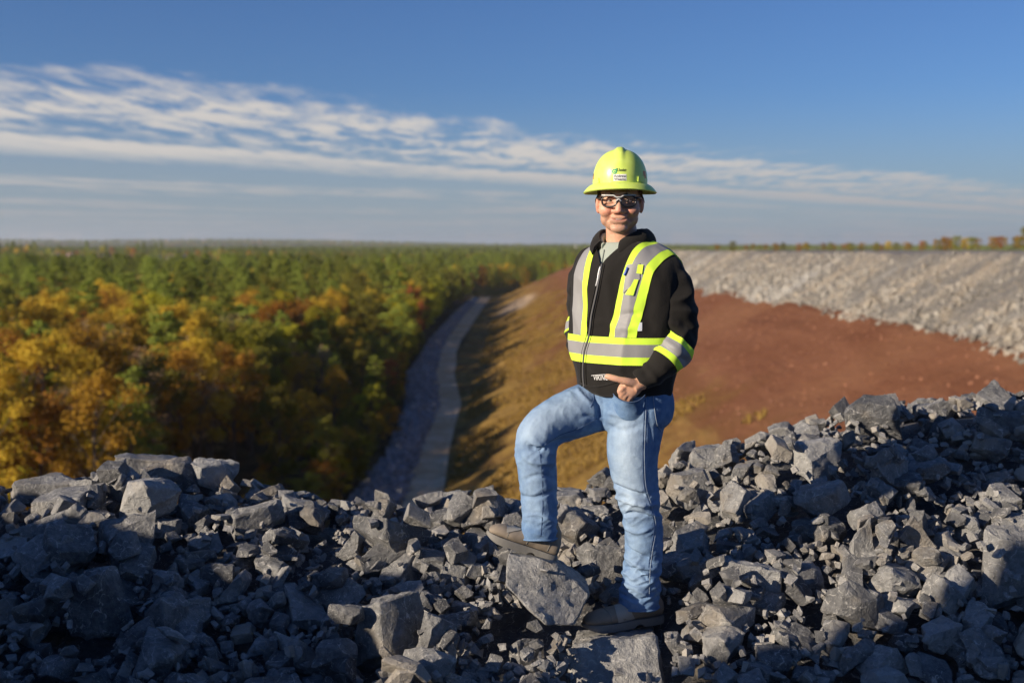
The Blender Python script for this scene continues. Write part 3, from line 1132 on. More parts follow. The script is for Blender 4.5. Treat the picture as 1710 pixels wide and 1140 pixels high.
for s in range(3):
    proto('gold', *broadleaf(100 + s, 15.5 + s, 4.6, 0.30, 20, 95, 58, 0.19, 1.05), 'gold')
    proto('amber', *broadleaf(110 + s, 15 + s * 1.3, 4.4, 0.28, 20, 85, 52, 0.19, 1.0), 'amber')
    proto('olive', *broadleaf(130 + s, 16 + s, 4.4, 0.22, 22, 100, 62, 0.20, 1.15), 'olive')
    proto('pine', *pine(140 + s, 20 + s * 1.5, 3.8), 'pine')
for s in range(2):
    proto('rust', *broadleaf(120 + s, 15 + s, 3.8, 0.28, 18, 80, 52, 0.19, 0.95), 'rust')
    proto('lime', *broadleaf(150 + s, 15.5 + s, 4.0, 0.26, 18, 85, 58, 0.19, 1.0), 'lime')
    proto('tan', *broadleaf(160 + s, 16 + s, 4.4, 0.26, 26, 110, 17, 0.13, 1.1), 'tan')

LABELS = {'gold': 'golden-yellow autumn broadleaf tree', 'amber': 'amber-brown autumn broadleaf tree', 'rust': 'rust-red autumn tree', 'lime': 'yellow-green broadleaf tree',
          'olive': 'dark olive-green broadleaf tree', 'pine': 'green pine with whorled branches', 'tan': 'nearly bare pale-twigged tree'}
trng = np.random.default_rng(42)
spots = []


def kind_at(x, y):
    """broad patches: golds and ambers near, pines in a belt behind, as in the photograph"""
    u = CX + F_PX * x / y
    r = trng.random()
    n = vnoise(np.array([x * 0.045]), np.array([y * 0.03]), 77)[0]
    if y < 185:
        tab = [('amber', .16), ('gold', .33), ('tan', .16), ('olive', .14), ('lime', .13), ('pine', .05), ('rust', .03)]
    elif y < 265:
        tab = [('gold', .26), ('lime', .16), ('amber', .16), ('pine', .20), ('olive', .10), ('tan', .07), ('rust', .05)]
    else:
        tab = [('pine', .22), ('gold', .22), ('lime', .27), ('olive', .08), ('amber', .10), ('rust', .07), ('tan', .04)]
    if u > 560 and r < 0.5:
        return 'olive' if n < 0.55 else ('pine' if n < .75 else 'lime')
    if n > 0.72 and r < 0.6:
        return 'pine' if y > 170 else 'olive'
    acc = 0
    r = trng.random()
    for k, p in tab:
        acc += p
        if r < acc:
            return k
    return 'gold'


def edge_x(y):
    return float(riprap_x(y) - lerp_tab(y, RIPRAP_W)) - 1.6


cell = 5.4
for iy in range(int((560 - 92) / cell)):
    y0 = 92 + iy * cell
    for ix in range(200):
        x = edge_x(y0) - ix * cell + trng.uniform(-.42, .42) * cell * (1 if ix else 0.6) - 1.0
        y = y0 + trng.uniform(-.42, .42) * cell
        if x < -0.47 * y - 10:
            break
        if ix < 3 and (vnoise(np.array([y0 * 0.085]), np.array([3.0 + ix * .2]), 61)[0] > 0.50 or trng.random() < 0.15):
            continue
        spots.append((x, y))
spots.sort(key=lambda p: p[1] + 0.0 * p[0])


def add_tree(x, y, kind, sc, label, group):
    T, C = KINDS[kind][int(trng.integers(0, len(KINDS[kind])))]
    root = empty({'pine': 'pine_tree'}.get(kind, 'broadleaf_tree'), (x, y, gz(x, y) - 0.1))
    root.rotation_euler = (trng.normal(0, .02), trng.normal(0, .02), trng.uniform(0, 6.28))
    root.scale = (sc * trng.uniform(.9, 1.12), sc * trng.uniform(.9, 1.12), sc)
    link('trunk', T, None, root)
    link('crown', C, None, root)
    tag(root, label, 'tree', group)
    return root


first = {}
near = spots[:292]
for (x, y) in near:
    k = kind_at(x, y)
    ix_edge = edge_x(y) - x
    sc = trng.uniform(.78, 1.12) * (0.52 + 0.48 * min(1, ix_edge / 22))
    if k == 'pine':
        sc *= 1.0
    elif k != 'tan':
        sc *= 1.08
    size = 'small' if sc < .80 else ('tall' if sc > .99 else 'mid-sized')
    zone = 'at the wood edge by the riprap' if ix_edge < 9 else ('in the wood just below the berm' if y < 140 else ('within the wood by the track' if y < 185 else 'deep in the wood towards the pine belt'))
    t = add_tree(x, y, k, sc, '%s %s %s' % (size, LABELS[k], zone), '%s %s trees %s' % (size, k, zone))
    first.setdefault(k, []).append(t)


# farther wood: one mass, instanced from the same crowns
def gn_scatter(name, pts, scales, idx, crowns):
    me = bpy.data.meshes.new(name)
    me.vertices.add(len(pts))
    me.vertices.foreach_set('co', np.asarray(pts, np.float32).ravel())
    for an, dat, ty in (('sc', scales, 'FLOAT'), ('kind', idx, 'INT'), ('rz', trng.uniform(0, 6.28, len(pts)), 'FLOAT')):
        at = me.attributes.new(an, ty, 'POINT')
        at.data.foreach_set('value', np.asarray(dat, np.float32 if ty == 'FLOAT' else np.int32))
    ob = link(name, me)
    g = bpy.data.node_groups.new(name, 'GeometryNodeTree')
    g.interface.new_socket('Geometry', in_out='INPUT', socket_type='NodeSocketGeometry')
    g.interface.new_socket('Geometry', in_out='OUTPUT', socket_type='NodeSocketGeometry')
    nd = g.nodes
    gi, go = nd.new('NodeGroupInput'), nd.new('NodeGroupOutput')
    na = {}
    for an, ty in (('sc', 'FLOAT'), ('kind', 'INT'), ('rz', 'FLOAT')):
        a = nd.new('GeometryNodeInputNamedAttribute')
        a.data_type = ty
        a.inputs['Name'].default_value = an
        na[an] = a.outputs['Attribute']
    comb = nd.new('ShaderNodeCombineXYZ')
    g.links.new(na['rz'], comb.inputs[2])
    geos = []
    for i, c in enumerate(crowns):
        oi = nd.new('GeometryNodeObjectInfo')
        oi.transform_space = 'ORIGINAL'
        oi.inputs['Object'].default_value = c
        oi.inputs['As Instance'].default_value = True
        cmp_ = nd.new('FunctionNodeCompare')
        cmp_.data_type = 'INT'
        cmp_.operation = 'EQUAL'
        g.links.new(na['kind'], cmp_.inputs[2])
        cmp_.inputs[3].default_value = i
        ip = nd.new('GeometryNodeInstanceOnPoints')
        g.links.new(gi.outputs[0], ip.inputs['Points'])
        g.links.new(cmp_.outputs[0], ip.inputs['Selection'])
        g.links.new(oi.outputs['Geometry'], ip.inputs['Instance'])
        g.links.new(comb.outputs[0], ip.inputs['Rotation'])
        g.links.new(na['sc'], ip.inputs['Scale'])
        geos.append(ip.outputs[0])
    jn = nd.new('GeometryNodeJoinGeometry')
    for s_ in reversed(geos):
        g.links.new(s_, jn.inputs[0])
    g.links.new(jn.outputs[0], go.inputs[0])
    md = ob.modifiers.new('scatter', 'NODES')
    md.node_group = g
    ob['kind'] = 'stuff'
    return ob


order = ['gold', 'amber', 'rust', 'lime', 'olive', 'pine', 'tan']
crowns = [[c for c in first[k][0].children if c.name.startswith('crown')][0] for k in order]
pts, scs, ids = [], [], []
sz = ground_rel(np.array([p[0] for p in spots[292:]]), np.array([p[1] for p in spots[292:]])) + CAM.z
for (x, y), z in zip(spots[292:], sz):
    pts.append((x, y, float(z)))
    scs.append(trng.uniform(.75, 1.1))
    ids.append(order.index(kind_at(x, y)))
HOUSES_Y = (1230, 1500)


def far_fill(y0, y1, step, smul):
    """staggered rows of crowns out to the hills"""
    y = y0
    X_, Y_ = [], []
    while y < y1:
        xl, xr = -0.50 * y - 20, (0.50 * y)
        n = int((xr - xl) / step)
        xx = xl + (np.arange(n) + trng.random(n)) * step
        X_.append(xx)
        Y_.append(y + trng.uniform(-.5, .5, n) * step)
        y += step
    X_, Y_ = np.concatenate(X_), np.concatenate(Y_)
    Z_ = ground_rel(X_, Y_) + CAM.z
    keep = np.ones(len(X_), bool)
    keep &= ~((X_ > edge_x(500) + 2) & (Y_ < 660))
    keep &= ~((X_ > 20) & (X_ < 0.5 * Y_) & (Y_ < 640))
    u = CX + F_PX * X_ / Y_
    # clearing with houses
    keep &= ~((Y_ > 1060) & (Y_ < 1520) & (u > 60) & (u < 370) & (trng.random(len(X_)) < 0.86))
    NV = vnoise(X_[keep] * 0.006, Y_[keep] * 0.004, 5)
    for x, y, z, n in zip(X_[keep], Y_[keep], Z_[keep], NV):
        pts.append((x, y, z))
        uu_ = CX + F_PX * x / y
        scs.append(trng.uniform(.7, 1.05) * smul * (0.55 if (60 < uu_ < 370 and 780 < y < 1200) else 1.0))
        r = trng.random()
        if r < 0.26 + 0.4 * (n - .5) + min(0.40, max(0.0, (y - 1000) / 3000)):
            ids.append(5)
        else:
            ids.append([0, 0, 0, 1, 1, 2, 3, 3, 3, 4][int(trng.integers(0, 10))])


far_fill(562, 1100, 8.0, 1.0)
far_fill(1100, 2200, 14.0, 1.1)
far_fill(2200, 4200, 24.0, 1.1)
far_fill(4200, 8200, 44.0, 1.15)
gn_scatter('distant_forest', pts, scs, ids, crowns)

# low shrubs along the wood edge
for i in range(96):
    y = 95 + 210 * (i / 96) ** 1.3 + trng.uniform(-2, 2)
    x = edge_x(y) + (trng.uniform(-1.5, 0.8) if i % 2 else trng.uniform(-11, -2))
    k = ['olive', 'lime', 'gold', 'olive', 'amber'][i % 5]
    T, C = KINDS[k][i % 2]
    root = empty('shrub', (x, y, gz(x, y) - 0.4))
    sc = trng.uniform(.18, .36)
    root.scale = (sc * 1.5, sc * 1.5, sc)
    root.rotation_euler = (0, 0, trng.uniform(0, 6.28))
    link('stem', T, None, root)
    link('foliage', C, None, root)
    cn = {'olive': 'olive-green', 'lime': 'yellow-green', 'gold': 'golden', 'amber': 'amber'}[k]
    tag(root, 'low %s shrub %s' % (cn, 'at the wood edge beside the riprap' if i % 2 else 'under the trees behind the wood edge'), 'shrub', cn + (' shrubs beside the riprap' if i % 2 else ' shrubs under the trees'))

# dry grass on the slope, clods on the graded soil
n_ = 16000
gy_ = 84 + 330 * trng.random(n_) ** 1.6
gx_ = -7.5 + 29.5 * trng.random(n_) ** 1.15
ok = vnoise(gx_ * .25, gy_ * .12, 71) - 0.55 * np.clip((gx_ - 11) / 10, 0, 1.2) - 0.25 * (vnoise(gx_ * .1, gy_ * .06, 5) - .5) > 0.34
gx_, gy_ = gx_[ok], gy_[ok]
gz_ = ground_rel(gx_, gy_) + CAM.z
nb = 4
B = np.repeat(np.stack([gx_, gy_, gz_], 1), nb, 0)
m_ = len(B)
az = trng.uniform(0, 6.28, m_)
hh = np.repeat(trng.uniform(.2, .6, len(gx_)), nb) * trng.uniform(.7, 1.2, m_)
dr = np.stack([np.cos(az), np.sin(az), np.zeros(m_)], 1)
sd = np.stack([-np.sin(az), np.cos(az), np.zeros(m_)], 1)
base = B + dr * .12
tipv = B + dr * (hh * .55)[:, None] + np.array([0, 0, 1]) * hh[:, None]
GV = np.stack([base - sd * .11, base + sd * .11, tipv], 1).reshape(-1, 3)
gm = np_mesh('dry_grass', GV, np.arange(len(GV)).reshape(-1, 3))
gm.materials.append(mat_leaf('dry_grass_blade', (0.18, 0.115, 0.03), (0.36, 0.26, 0.075), 0.3))
go_ = link('dry_grass', gm)
go_['kind'] = 'stuff'
n_ = 2600
cy_ = 62 + 210 * trng.random(n_) ** 1.4
cx_ = 17 + 17 * trng.random(n_)
cz_ = ground_rel(cx_, cy_) + CAM.z
its = [(int(trng.integers(0, len(TINY))), rot_np(trng.uniform(0, 6, 3)) * (.04 + .16 * trng.random() ** 3), np.array([cx_[k], cy_[k], cz_[k]]), trng.random()) for k in range(n_)]
co_ = link('soil_clods', batch_mesh('soil_clods', its, TINY, mat_simple('red_clod', (.22, .10, .06), .95, .3, .8), 20), None, ground)
co_['kind'] = 'stuff'

# trees standing beyond the stone pile on the right
for i in range(46):
    y = trng.uniform(175, 330)
    u = 1190 + 560 * (i / 46) ** 0.8 + trng.uniform(-10, 10)
    x = (u - CX) / F_PX * y
    tall = 0.6 + 1.9 * max(0.0, (u - 1500) / 200) if u > 1480 else trng.uniform(0.15, .5)
    k = ['amber', 'olive', 'rust', 'gold', 'olive', 'amber'][i % 6]
    T, C = KINDS[k][i % 2]
    root = empty('broadleaf_tree', (x, y, PILE_Z + CAM.z - 0.6))
    sc = (1.7 + tall * 0.9) / 16.0
    root.scale = (sc * 1.5, sc * 1.5, sc)
    root.rotation_euler = (0, 0, trng.uniform(0, 6.28))
    link('trunk', T, None, root)
    link('crown', C, None, root)
    tag(root, {'amber': 'low amber tree on the skyline behind the pale stone pile', 'olive': 'low olive-green tree on the skyline behind the pale stone pile',
               'rust': 'low rust-red tree on the skyline behind the pale stone pile', 'gold': 'low golden tree on the skyline behind the pale stone pile'}[k], 'tree', k + ' trees behind the stone pile')

# ------------------------------------------------------------------ houses in the clearing and the mast
M_WALLS = [mat_simple('house_wall_' + n, c, 0.85, 0.06, 0.4) for n, c in (('cream', (.40, .34, .27)), ('white', (.74, .70, .64)), ('brick', (.24, .13, .10)), ('tan', (.30, .23, .17)))]
M_ROOFS = [mat_simple('house_roof_' + n, c, 0.9, 0.15, 0.6) for n, c in (('grey', (.12, .12, .13)), ('brown', (.16, .11, .09)))]
M_PANE = mat_simple('window_pane', (.03, .035, .045), 0.15, 0.1, 1.0)


def box_vf(x0, x1, y0, y1, z0, z1):
    V = [(x, y, z) for z in (z0, z1) for y in (y0, y1) for x in (x0, x1)]
    return V, [(0, 2, 3, 1), (4, 5, 7, 6), (0, 1, 5, 4), (1, 3, 7, 5), (3, 2, 6, 7), (2, 0, 4, 6)]


hr = np.random.default_rng(2)
hl = ['cream', 'white', 'brick', 'tan']
HS = [(96, 1290), (118, 1370), (135, 1260), (152, 1190), (176, 1330), (196, 1420), (214, 1280), (236, 1390), (262, 1300), (288, 1420), (312, 1340), (336, 1440)]
for i, (u, y) in enumerate(HS):
    x = (u - CX) / F_PX * y
    w, d, h = hr.uniform(9, 13), hr.uniform(7, 9), hr.uniform(4.0, 5.5)
    wi = 1 if i == 3 else [0, 2, 3, 0, 2, 3][i % 6]
    if i == 3:
        w, h = 14, 7.5
    hs = empty('house', (x, y, gz(x, y) + 1.5))
    hs.rotation_euler = (0, 0, hr.uniform(-.7, .7))
    V, Fc = box_vf(-w / 2, w / 2, -d / 2, d / 2, -7, h)
    link('wall', mesh('wall', V, Fc), M_WALLS[wi], hs)
    e = 0.5
    rh = h + d * 0.42
    V = [(-w / 2 - e, -d / 2 - e, h - .2), (w / 2 + e, -d / 2 - e, h - .2), (w / 2 + e, d / 2 + e, h - .2), (-w / 2 - e, d / 2 + e, h - .2), (-w / 2 - e, 0, rh), (w / 2 + e, 0, rh)]
    rf = link('roof', mesh('roof', V, [(0, 1, 5, 4), (2, 3, 4, 5), (0, 4, 3), (1, 2, 5), (0, 3, 2, 1)]), M_ROOFS[i % 2], hs)
    V, Fc = box_vf(w * .2, w * .2 + 1, -.5, .5, h, rh + 1)
    link('chimney', mesh('chimney', V, Fc), M_WALLS[2], rf)
    for fl in (0.8, 2.6):
        for q in range(4):
            xx = -w / 2 + w * (q + .5) / 4
            V, Fc = box_vf(xx - .6, xx + .6, -d / 2 - .06, -d / 2 + .05, fl, fl + 1.2)
            link('window', mesh('window', V, Fc), M_PANE, hs)
    tag(hs, ('large white house standing out among the far houses in the wood' if i == 3 else
             'far %s-walled house with a %s roof in the woodland clearing' % (hl[wi], ['grey', 'brown'][i % 2])), 'house', 'houses in the woodland clearing')

M_STEEL = mat_simple('pale_steel', (.55, .56, .58), 0.5, 0.05, 1.0)
my = 2600.0
mx_ = (961 - CX) / F_PX * my
mast = empty('radio_mast', (mx_, my, gz(mx_, my)))
A = Acc()
HM = 47.0
for k in range(3):
    t = k * 2.094
    A.add(*tube_np([(1.4 * math.cos(t), 1.4 * math.sin(t), 0), (.7 * math.cos(t), .7 * math.sin(t), HM)], [.28, .2], 5))
for j in range(16):
    for k in range(3):
        t, t2 = k * 2.094, (k + 1) * 2.094
        r1, r2 = 1.4 - .7 * j / 16, 1.4 - .7 * (j + 1) / 16
        A.add(*tube_np([(r1 * math.cos(t), r1 * math.sin(t), HM * j / 16), (r2 * math.cos(t2), r2 * math.sin(t2), HM * (j + 1) / 16)], [.12, .12], 3))
link('lattice', A.mesh('lattice', M_STEEL), None, mast)
V, Fc = box_vf(-3.2, 3.2, -3, 3, 0, 25)
link('equipment_cabin', mesh('equipment_cabin', V, Fc), M_WALLS[1], mast)
tag(mast, 'thin lattice radio mast with a white cabin on the far wooded horizon', 'mast')
# ------------------------------------------------------------------ the person
YAW = R(40)
FW = Vector((-math.sin(YAW), -math.cos(YAW), 0))     # the way the chest faces
LT = Vector((math.cos(YAW), -math.sin(YAW), 0))      # towards the person's left hand side
AXY = 4.40
UPZ = Vector((0, 0, 1))
person = empty('person', (px(1045, 1050, 4.38).x, 4.38, 0.0))
tag(person, 'person in black hi-vis fleece, jeans and lime hard hat, one boot up on a boulder', 'person')
PL = person.location.copy()


def zt(v, Y=AXY):
    return px(1045, v, Y).z


def ring_pts(c, e1, e2, a, b, n=40, p=2.0):
    out = []
    for k in range(n):
        t = 2 * math.pi * k / n
        ct, st = math.cos(t), math.sin(t)
        x = math.copysign(abs(ct) ** (2 / p), ct)
        y = math.copysign(abs(st) ** (2 / p), st)
        out.append(c + e1 * (a * x) + e2 * (b * y))
    return out


def loft(rings):
    V = [p for r in rings for p in r]
    n = len(rings[0])
    Fc = []
    for i in range(len(rings) - 1):
        for k in range(n):
            k2 = (k + 1) % n
            Fc.append((i * n + k, i * n + k2, (i + 1) * n + k2, (i + 1) * n + k))
    for s, i in ((0, 0), (1, len(rings) - 1)):
        c = sum(rings[i], Vector()) / n
        V.append(c)
        ci = len(V) - 1
        for k in range(n):
            k2 = (k + 1) % n
            Fc.append((i * n + k2, i * n + k, ci) if s == 0 else (i * n + k, i * n + k2, ci))
    return V, Fc


def catmull(pts, sub=6):
    """smooth a list of tuples (any length) with Catmull-Rom"""
    P = [np.array(p, float) for p in pts]
    out = []
    for i in range(len(P) - 1):
        p0, p1, p2, p3 = P[max(i - 1, 0)], P[i], P[i + 1], P[min(i + 2, len(P) - 1)]
        for k in range(sub):
            t = k / sub
            out.append(0.5 * ((2 * p1) + (-p0 + p2) * t + (2 * p0 - 5 * p1 + 4 * p2 - p3) * t * t + (-p0 + 3 * p1 - 3 * p2 + p3) * t ** 3))
    out.append(P[-1])
    return out


def limb(path, n=32, sub=6):
    """path of (world x, y, z, r) -> lofted tube with parallel-transported rings"""
    P = catmull(path, sub)
    C = [Vector(p[:3]) for p in P]
    rings, e1 = [], None
    for i, c in enumerate(C):
        d = (C[min(i + 1, len(C) - 1)] - C[max(i - 1, 0)]).normalized()
        if e1 is None:
            e1 = d.orthogonal().normalized()
        e1 = (e1 - d * e1.dot(d)).normalized()
        e2 = d.cross(e1)
        rings.append(ring_pts(c, e1, e2, P[i][3], P[i][3], n))
    return loft(rings)


def ppath(lst):
    """(u, v, Y, r) -> (x, y, z, r)"""
    return [(*px(u, v, Y), r) for (u, v, Y, r) in lst]


def ellipsoid(c, r, e=None, n=20, m=12):
    e = e or (Vector((1, 0, 0)), Vector((0, 1, 0)), Vector((0, 0, 1)))
    rings = []
    for i in range(1, m):
        t = math.pi * i / m
        rings.append(ring_pts(Vector(c) + e[2] * (-r[2] * math.cos(t)), e[0], e[1], r[0] * math.sin(t), r[1] * math.sin(t), n))
    return loft(rings)


def union(parts, voxel, it=4, fac=0.5, name='body'):
    V, Fc = [], []
    for (v, f) in parts:
        o = len(V)
        V += [tuple(q) for q in v]
        Fc += [tuple(i + o for i in q) for q in f]
    me = mesh(name, V, Fc)
    ob = bpy.data.objects.new('tmp', me)
    COL.objects.link(ob)
    md = ob.modifiers.new('r', 'REMESH')
    md.mode = 'VOXEL'
    md.voxel_size = voxel
    md.use_smooth_shade = True
    if it:
        sm = ob.modifiers.new('s', 'SMOOTH')
        sm.factor = fac
        sm.iterations = it
    dg = bpy.context.evaluated_depsgraph_get()
    out = bpy.data.meshes.new_from_object(ob.evaluated_get(dg))
    out.name = name
    bpy.data.objects.remove(ob)
    bpy.data.meshes.remove(me)
    return out


def get_vn(me):
    n = len(me.vertices)
    V = np.empty(n * 3, np.float32)
    N = np.empty(n * 3, np.float32)
    me.vertices.foreach_get('co', V)
    me.vertices.foreach_get('normal', N)
    return V.reshape(-1, 3).astype(float), N.reshape(-1, 3).astype(float)


def set_v(me, V):
    me.vertices.foreach_set('co', np.asarray(V, np.float32).ravel())
    me.update()


def bvh_of(me):
    return BVHTree.FromPolygons([v.co.copy() for v in me.vertices], [tuple(p.vertices) for p in me.polygons])


def hit(bvh, u, v):
    d = ray(u, v)
    loc, nor, idx, dist = bvh.ray_cast(CAM, d)
    if loc is None:
        loc, nor, idx, dist = bvh.find_nearest(px(u, v, 4.35))
    if nor.dot(d) > 0:
        nor = -nor
    return loc, nor


def seg_dist(V, A, B):
    A, B = np.array(A), np.array(B)
    d = B - A
    t = np.clip(((V - A) @ d) / (d @ d + 1e-12), 0, 1)
    return np.linalg.norm(V - (A + t[:, None] * d), axis=1)


def fold(me, strokes):
    """press creases (amp<0) and raise folds (amp>0) along photo polylines laid on the surface"""
    bvh = bvh_of(me)
    V, N = get_vn(me)
    D = np.zeros(len(V))
    for pts, amp, wid in strokes:
        pp = [hit(bvh, u, v)[0] for (u, v) in [tuple(q[:2]) for q in catmull(pts, 4)]]
        n = len(pp) - 1
        best = np.full(len(V), 9.0)
        for i in range(n):
            best = np.minimum(best, seg_dist(V, pp[i], pp[i + 1]))
        ends = np.minimum(np.linalg.norm(V - np.array(pp[0]), axis=1), np.linalg.norm(V - np.array(pp[-1]), axis=1))
        D += amp * np.exp(-(best / wid) ** 2) * np.clip(0.25 + ends / (wid * 3), 0, 1)
    set_v(me, V + N * D[:, None])


def wrinkle(me, fn):
    V, N = get_vn(me)
    set_v(me, V + N * fn(V, N)[:, None])


def n3(V, sc, seed=0):
    """cheap 3D noise on points"""
    return np.array([mnoise.noise(Vector((p[0] * sc[0] + seed, p[1] * sc[1] + seed * 2, p[2] * sc[2]))) for p in V])


def rdg(n):
    """sharp-topped folds from noise"""
    return 0.5 - 2.2 * np.abs(n)


def part(name, me, mat, parent=None):
    me.transform(Matrix.Translation(-PL))
    return link(name, me, mat, parent or person)


# --- cloth and skin materials
def mat_cloth(name, col, scale, rough=0.9, var=0.15, bstr=0.25, bdist=0.001, sheen=0.0, weave=0.0):
    m, T = material(name)
    oc = T.n('ShaderNodeTexCoord').outputs['Object']
    a = T.noise(oc, scale, 4, 0.6)
    b = T.noise(oc, 9.0, 3, 0.5)
    k = T.math('ADD', 1 - var, T.math('MULTIPLY', T.math('ADD', a, b), var))
    c = T.mix(1.0, col, T.n('ShaderNodeCombineColor', {0: k, 1: k, 2: k}).outputs[0], 'MULTIPLY')
    ex = {'Sheen Weight': sheen, 'Sheen Roughness': 0.5} if sheen else {}
    finish(T, c, rough, T.math('ADD', a, T.math('MULTIPLY', T.noise(oc, scale * .12, 4, 0.65), 2.0)), bstr, bdist, 0.2, **ex)
    return m


M_FLEECE = mat_cloth('black_fleece', (0.0125, 0.0115, 0.011), 420, 0.95, 0.3, 0.5, 0.0015, 0.10)
M_LIME = mat_cloth('lime_tape', (0.60, 0.88, 0.07), 300, 0.65, 0.08, 0.15)
M_SILVER = mat_cloth('silver_tape', (0.25, 0.25, 0.26), 600, 0.5, 0.08, 0.2)
M_SHIRT = mat_cloth('grey_green_shirt', (0.30, 0.34, 0.31), 500, 0.9, 0.1, 0.3)
M_TEE = mat_cloth('white_undershirt', (0.72, 0.70, 0.69), 500, 0.9, 0.05)
M_ZIP = mat_simple('zip_metal', (0.10, 0.10, 0.105), 0.4, 0.2, 300)
M_TAG = mat_simple('pale_tag', (0.62, 0.66, 0.74), 0.6, 0.05, 50)
M_PEN = mat_simple('blue_pen', (0.04, 0.09, 0.40), 0.3, 0.05, 50)
M_WHITE = mat_simple('white_print', (0.75, 0.75, 0.76), 0.6, 0.04, 80)
M_INK = mat_simple('dark_print', (0.02, 0.02, 0.025), 0.5, 0.04, 80)
M_TEAL = mat_simple('green_print', (0.01, 0.32, 0.17), 0.4, 0.04, 80)
M_ORANGE = mat_simple('orange_sticker', (0.75, 0.25, 0.03), 0.4, 0.05, 50)
M_HAIR = mat_simple('brown_hair', (0.07, 0.035, 0.018), 0.7, 0.4, 260, 0.6, 0.003)
M_EYE = mat_simple('eye_white', (0.70, 0.66, 0.62), 0.2, 0.03, 80)
M_IRIS = mat_simple('eye_iris', (0.05, 0.04, 0.03), 0.15, 0.05, 80)
M_GFRAME = mat_simple('black_spectacle_frame', (0.012, 0.012, 0.014), 0.3, 0.1, 50, spec=0.5)
M_GBROW = mat_simple('silver_brow_bar', (0.45, 0.46, 0.48), 0.25, 0.05, 50, spec=0.6)


def mat_denim():
    m, T = material('washed_denim')
    oc = T.n('ShaderNodeTexCoord').outputs['Object']
    wear = T.n('ShaderNodeAttribute', attribute_name='wear').outputs['Fac']
    st = T.n('ShaderNodeMapping', {'Vector': oc, 'Scale': (900, 900, 120)}).outputs[0]
    a = T.noise(st, 1.0, 3, 0.6)
    b = T.noise(oc, 22.0, 4, 0.6)
    c0 = T.mix(T.ramp(b, 0.3, 0.75), (0.095, 0.175, 0.33), (0.165, 0.27, 0.44))
    c = T.mix(T.math('MULTIPLY', wear, T.math('ADD', 0.55, T.math('MULTIPLY', b, 0.6))), c0, (0.38, 0.48, 0.60))
    k = T.math('ADD', 0.80, T.math('MULTIPLY', a, 0.40))
    c = T.mix(1.0, c, T.n('ShaderNodeCombineColor', {0: k, 1: k, 2: k}).outputs[0], 'MULTIPLY')
    finish(T, c, 0.9, T.math('ADD', a, T.math('MULTIPLY', T.noise(oc, 55.0, 4, 0.6), 2.5)), 0.5, 0.0022, 0.15)
    return m


M_DENIM = mat_denim()
M_STITCH = mat_simple('denim_stitch', (0.06, 0.10, 0.19), 0.9, 0.2, 200)
M_STITCH2 = mat_simple('pale_denim_seam', (0.30, 0.36, 0.44), 0.9, 0.2, 200)


def mat_skin():
    m, T = material('skin')
    oc = T.n('ShaderNodeTexCoord').outputs['Object']
    red = T.n('ShaderNodeAttribute', attribute_name='blush').outputs['Fac']
    lip = T.n('ShaderNodeAttribute', attribute_name='lip').outputs['Fac']
    a = T.noise(oc, 60, 4, 0.6)
    c = T.mix(T.ramp(a, 0.3, 0.7), (0.56, 0.315, 0.215), (0.62, 0.365, 0.26))
    c = T.mix(T.math('MULTIPLY', T.ramp(T.noise(oc, 240, 4, 0.7), 0.52, 0.68), 0.35), c, (0.46, 0.22, 0.14))
    c = T.mix(red, c, (0.60, 0.24, 0.165))
    c = T.mix(lip, c, (0.42, 0.145, 0.11))
    stub = T.n('ShaderNodeAttribute', attribute_name='stubble').outputs['Fac']
    c = T.mix(T.math('MULTIPLY', stub, 0.35), c, (0.30, 0.18, 0.13))
    finish(T, c, 0.48, T.noise(oc, 500, 3, 0.6), 0.12, 0.001, 0.4, **{'Subsurface Weight': 0.12, 'Subsurface Radius': (0.012, 0.004, 0.002), 'Subsurface Scale': 0.6})
    return m


M_SKIN = mat_skin()
M_BOOT = mat_cloth('dusty_brown_leather', (0.225, 0.19, 0.155), 70, 0.75, 0.35, 0.4, 0.002)
M_SOLE = mat_cloth('grey_rubber_sole', (0.19, 0.185, 0.175), 90, 0.85, 0.3, 0.4, 0.002)
M_GORE = mat_cloth('grey_boot_tab', (0.33, 0.31, 0.28), 300, 0.9, 0.2)


# --- head frame: origin between the eyes, x to the picture right, y out of the face, z up
HO = px(1035, 336, 4.36)
HY = Vector((-0.13, -0.99, 0.0)).normalized()
HX_ = Vector((HY.y, -HY.x, 0)) * -1.0
HZ = (Vector((0, 0, 1)) + HY * 0.03).normalized()


def hp(x, y, z):
    return HO + HX_ * x + HY * y + HZ * z


HE = (HX_, HY, HZ)


def he(c, r, n=20, m=12):
    return ellipsoid(hp(c[0] * 1.10, c[1], c[2]), (r[0] * 1.10, r[1], r[2]), HE, n, m)


def cap(p0, p1, r0, r1, n=14):
    pts = [(*p0, r0), (*((Vector(p0) + Vector(p1)) / 2), (r0 + r1) / 2), (*p1, r1)]
    return limb(pts, n, 4)


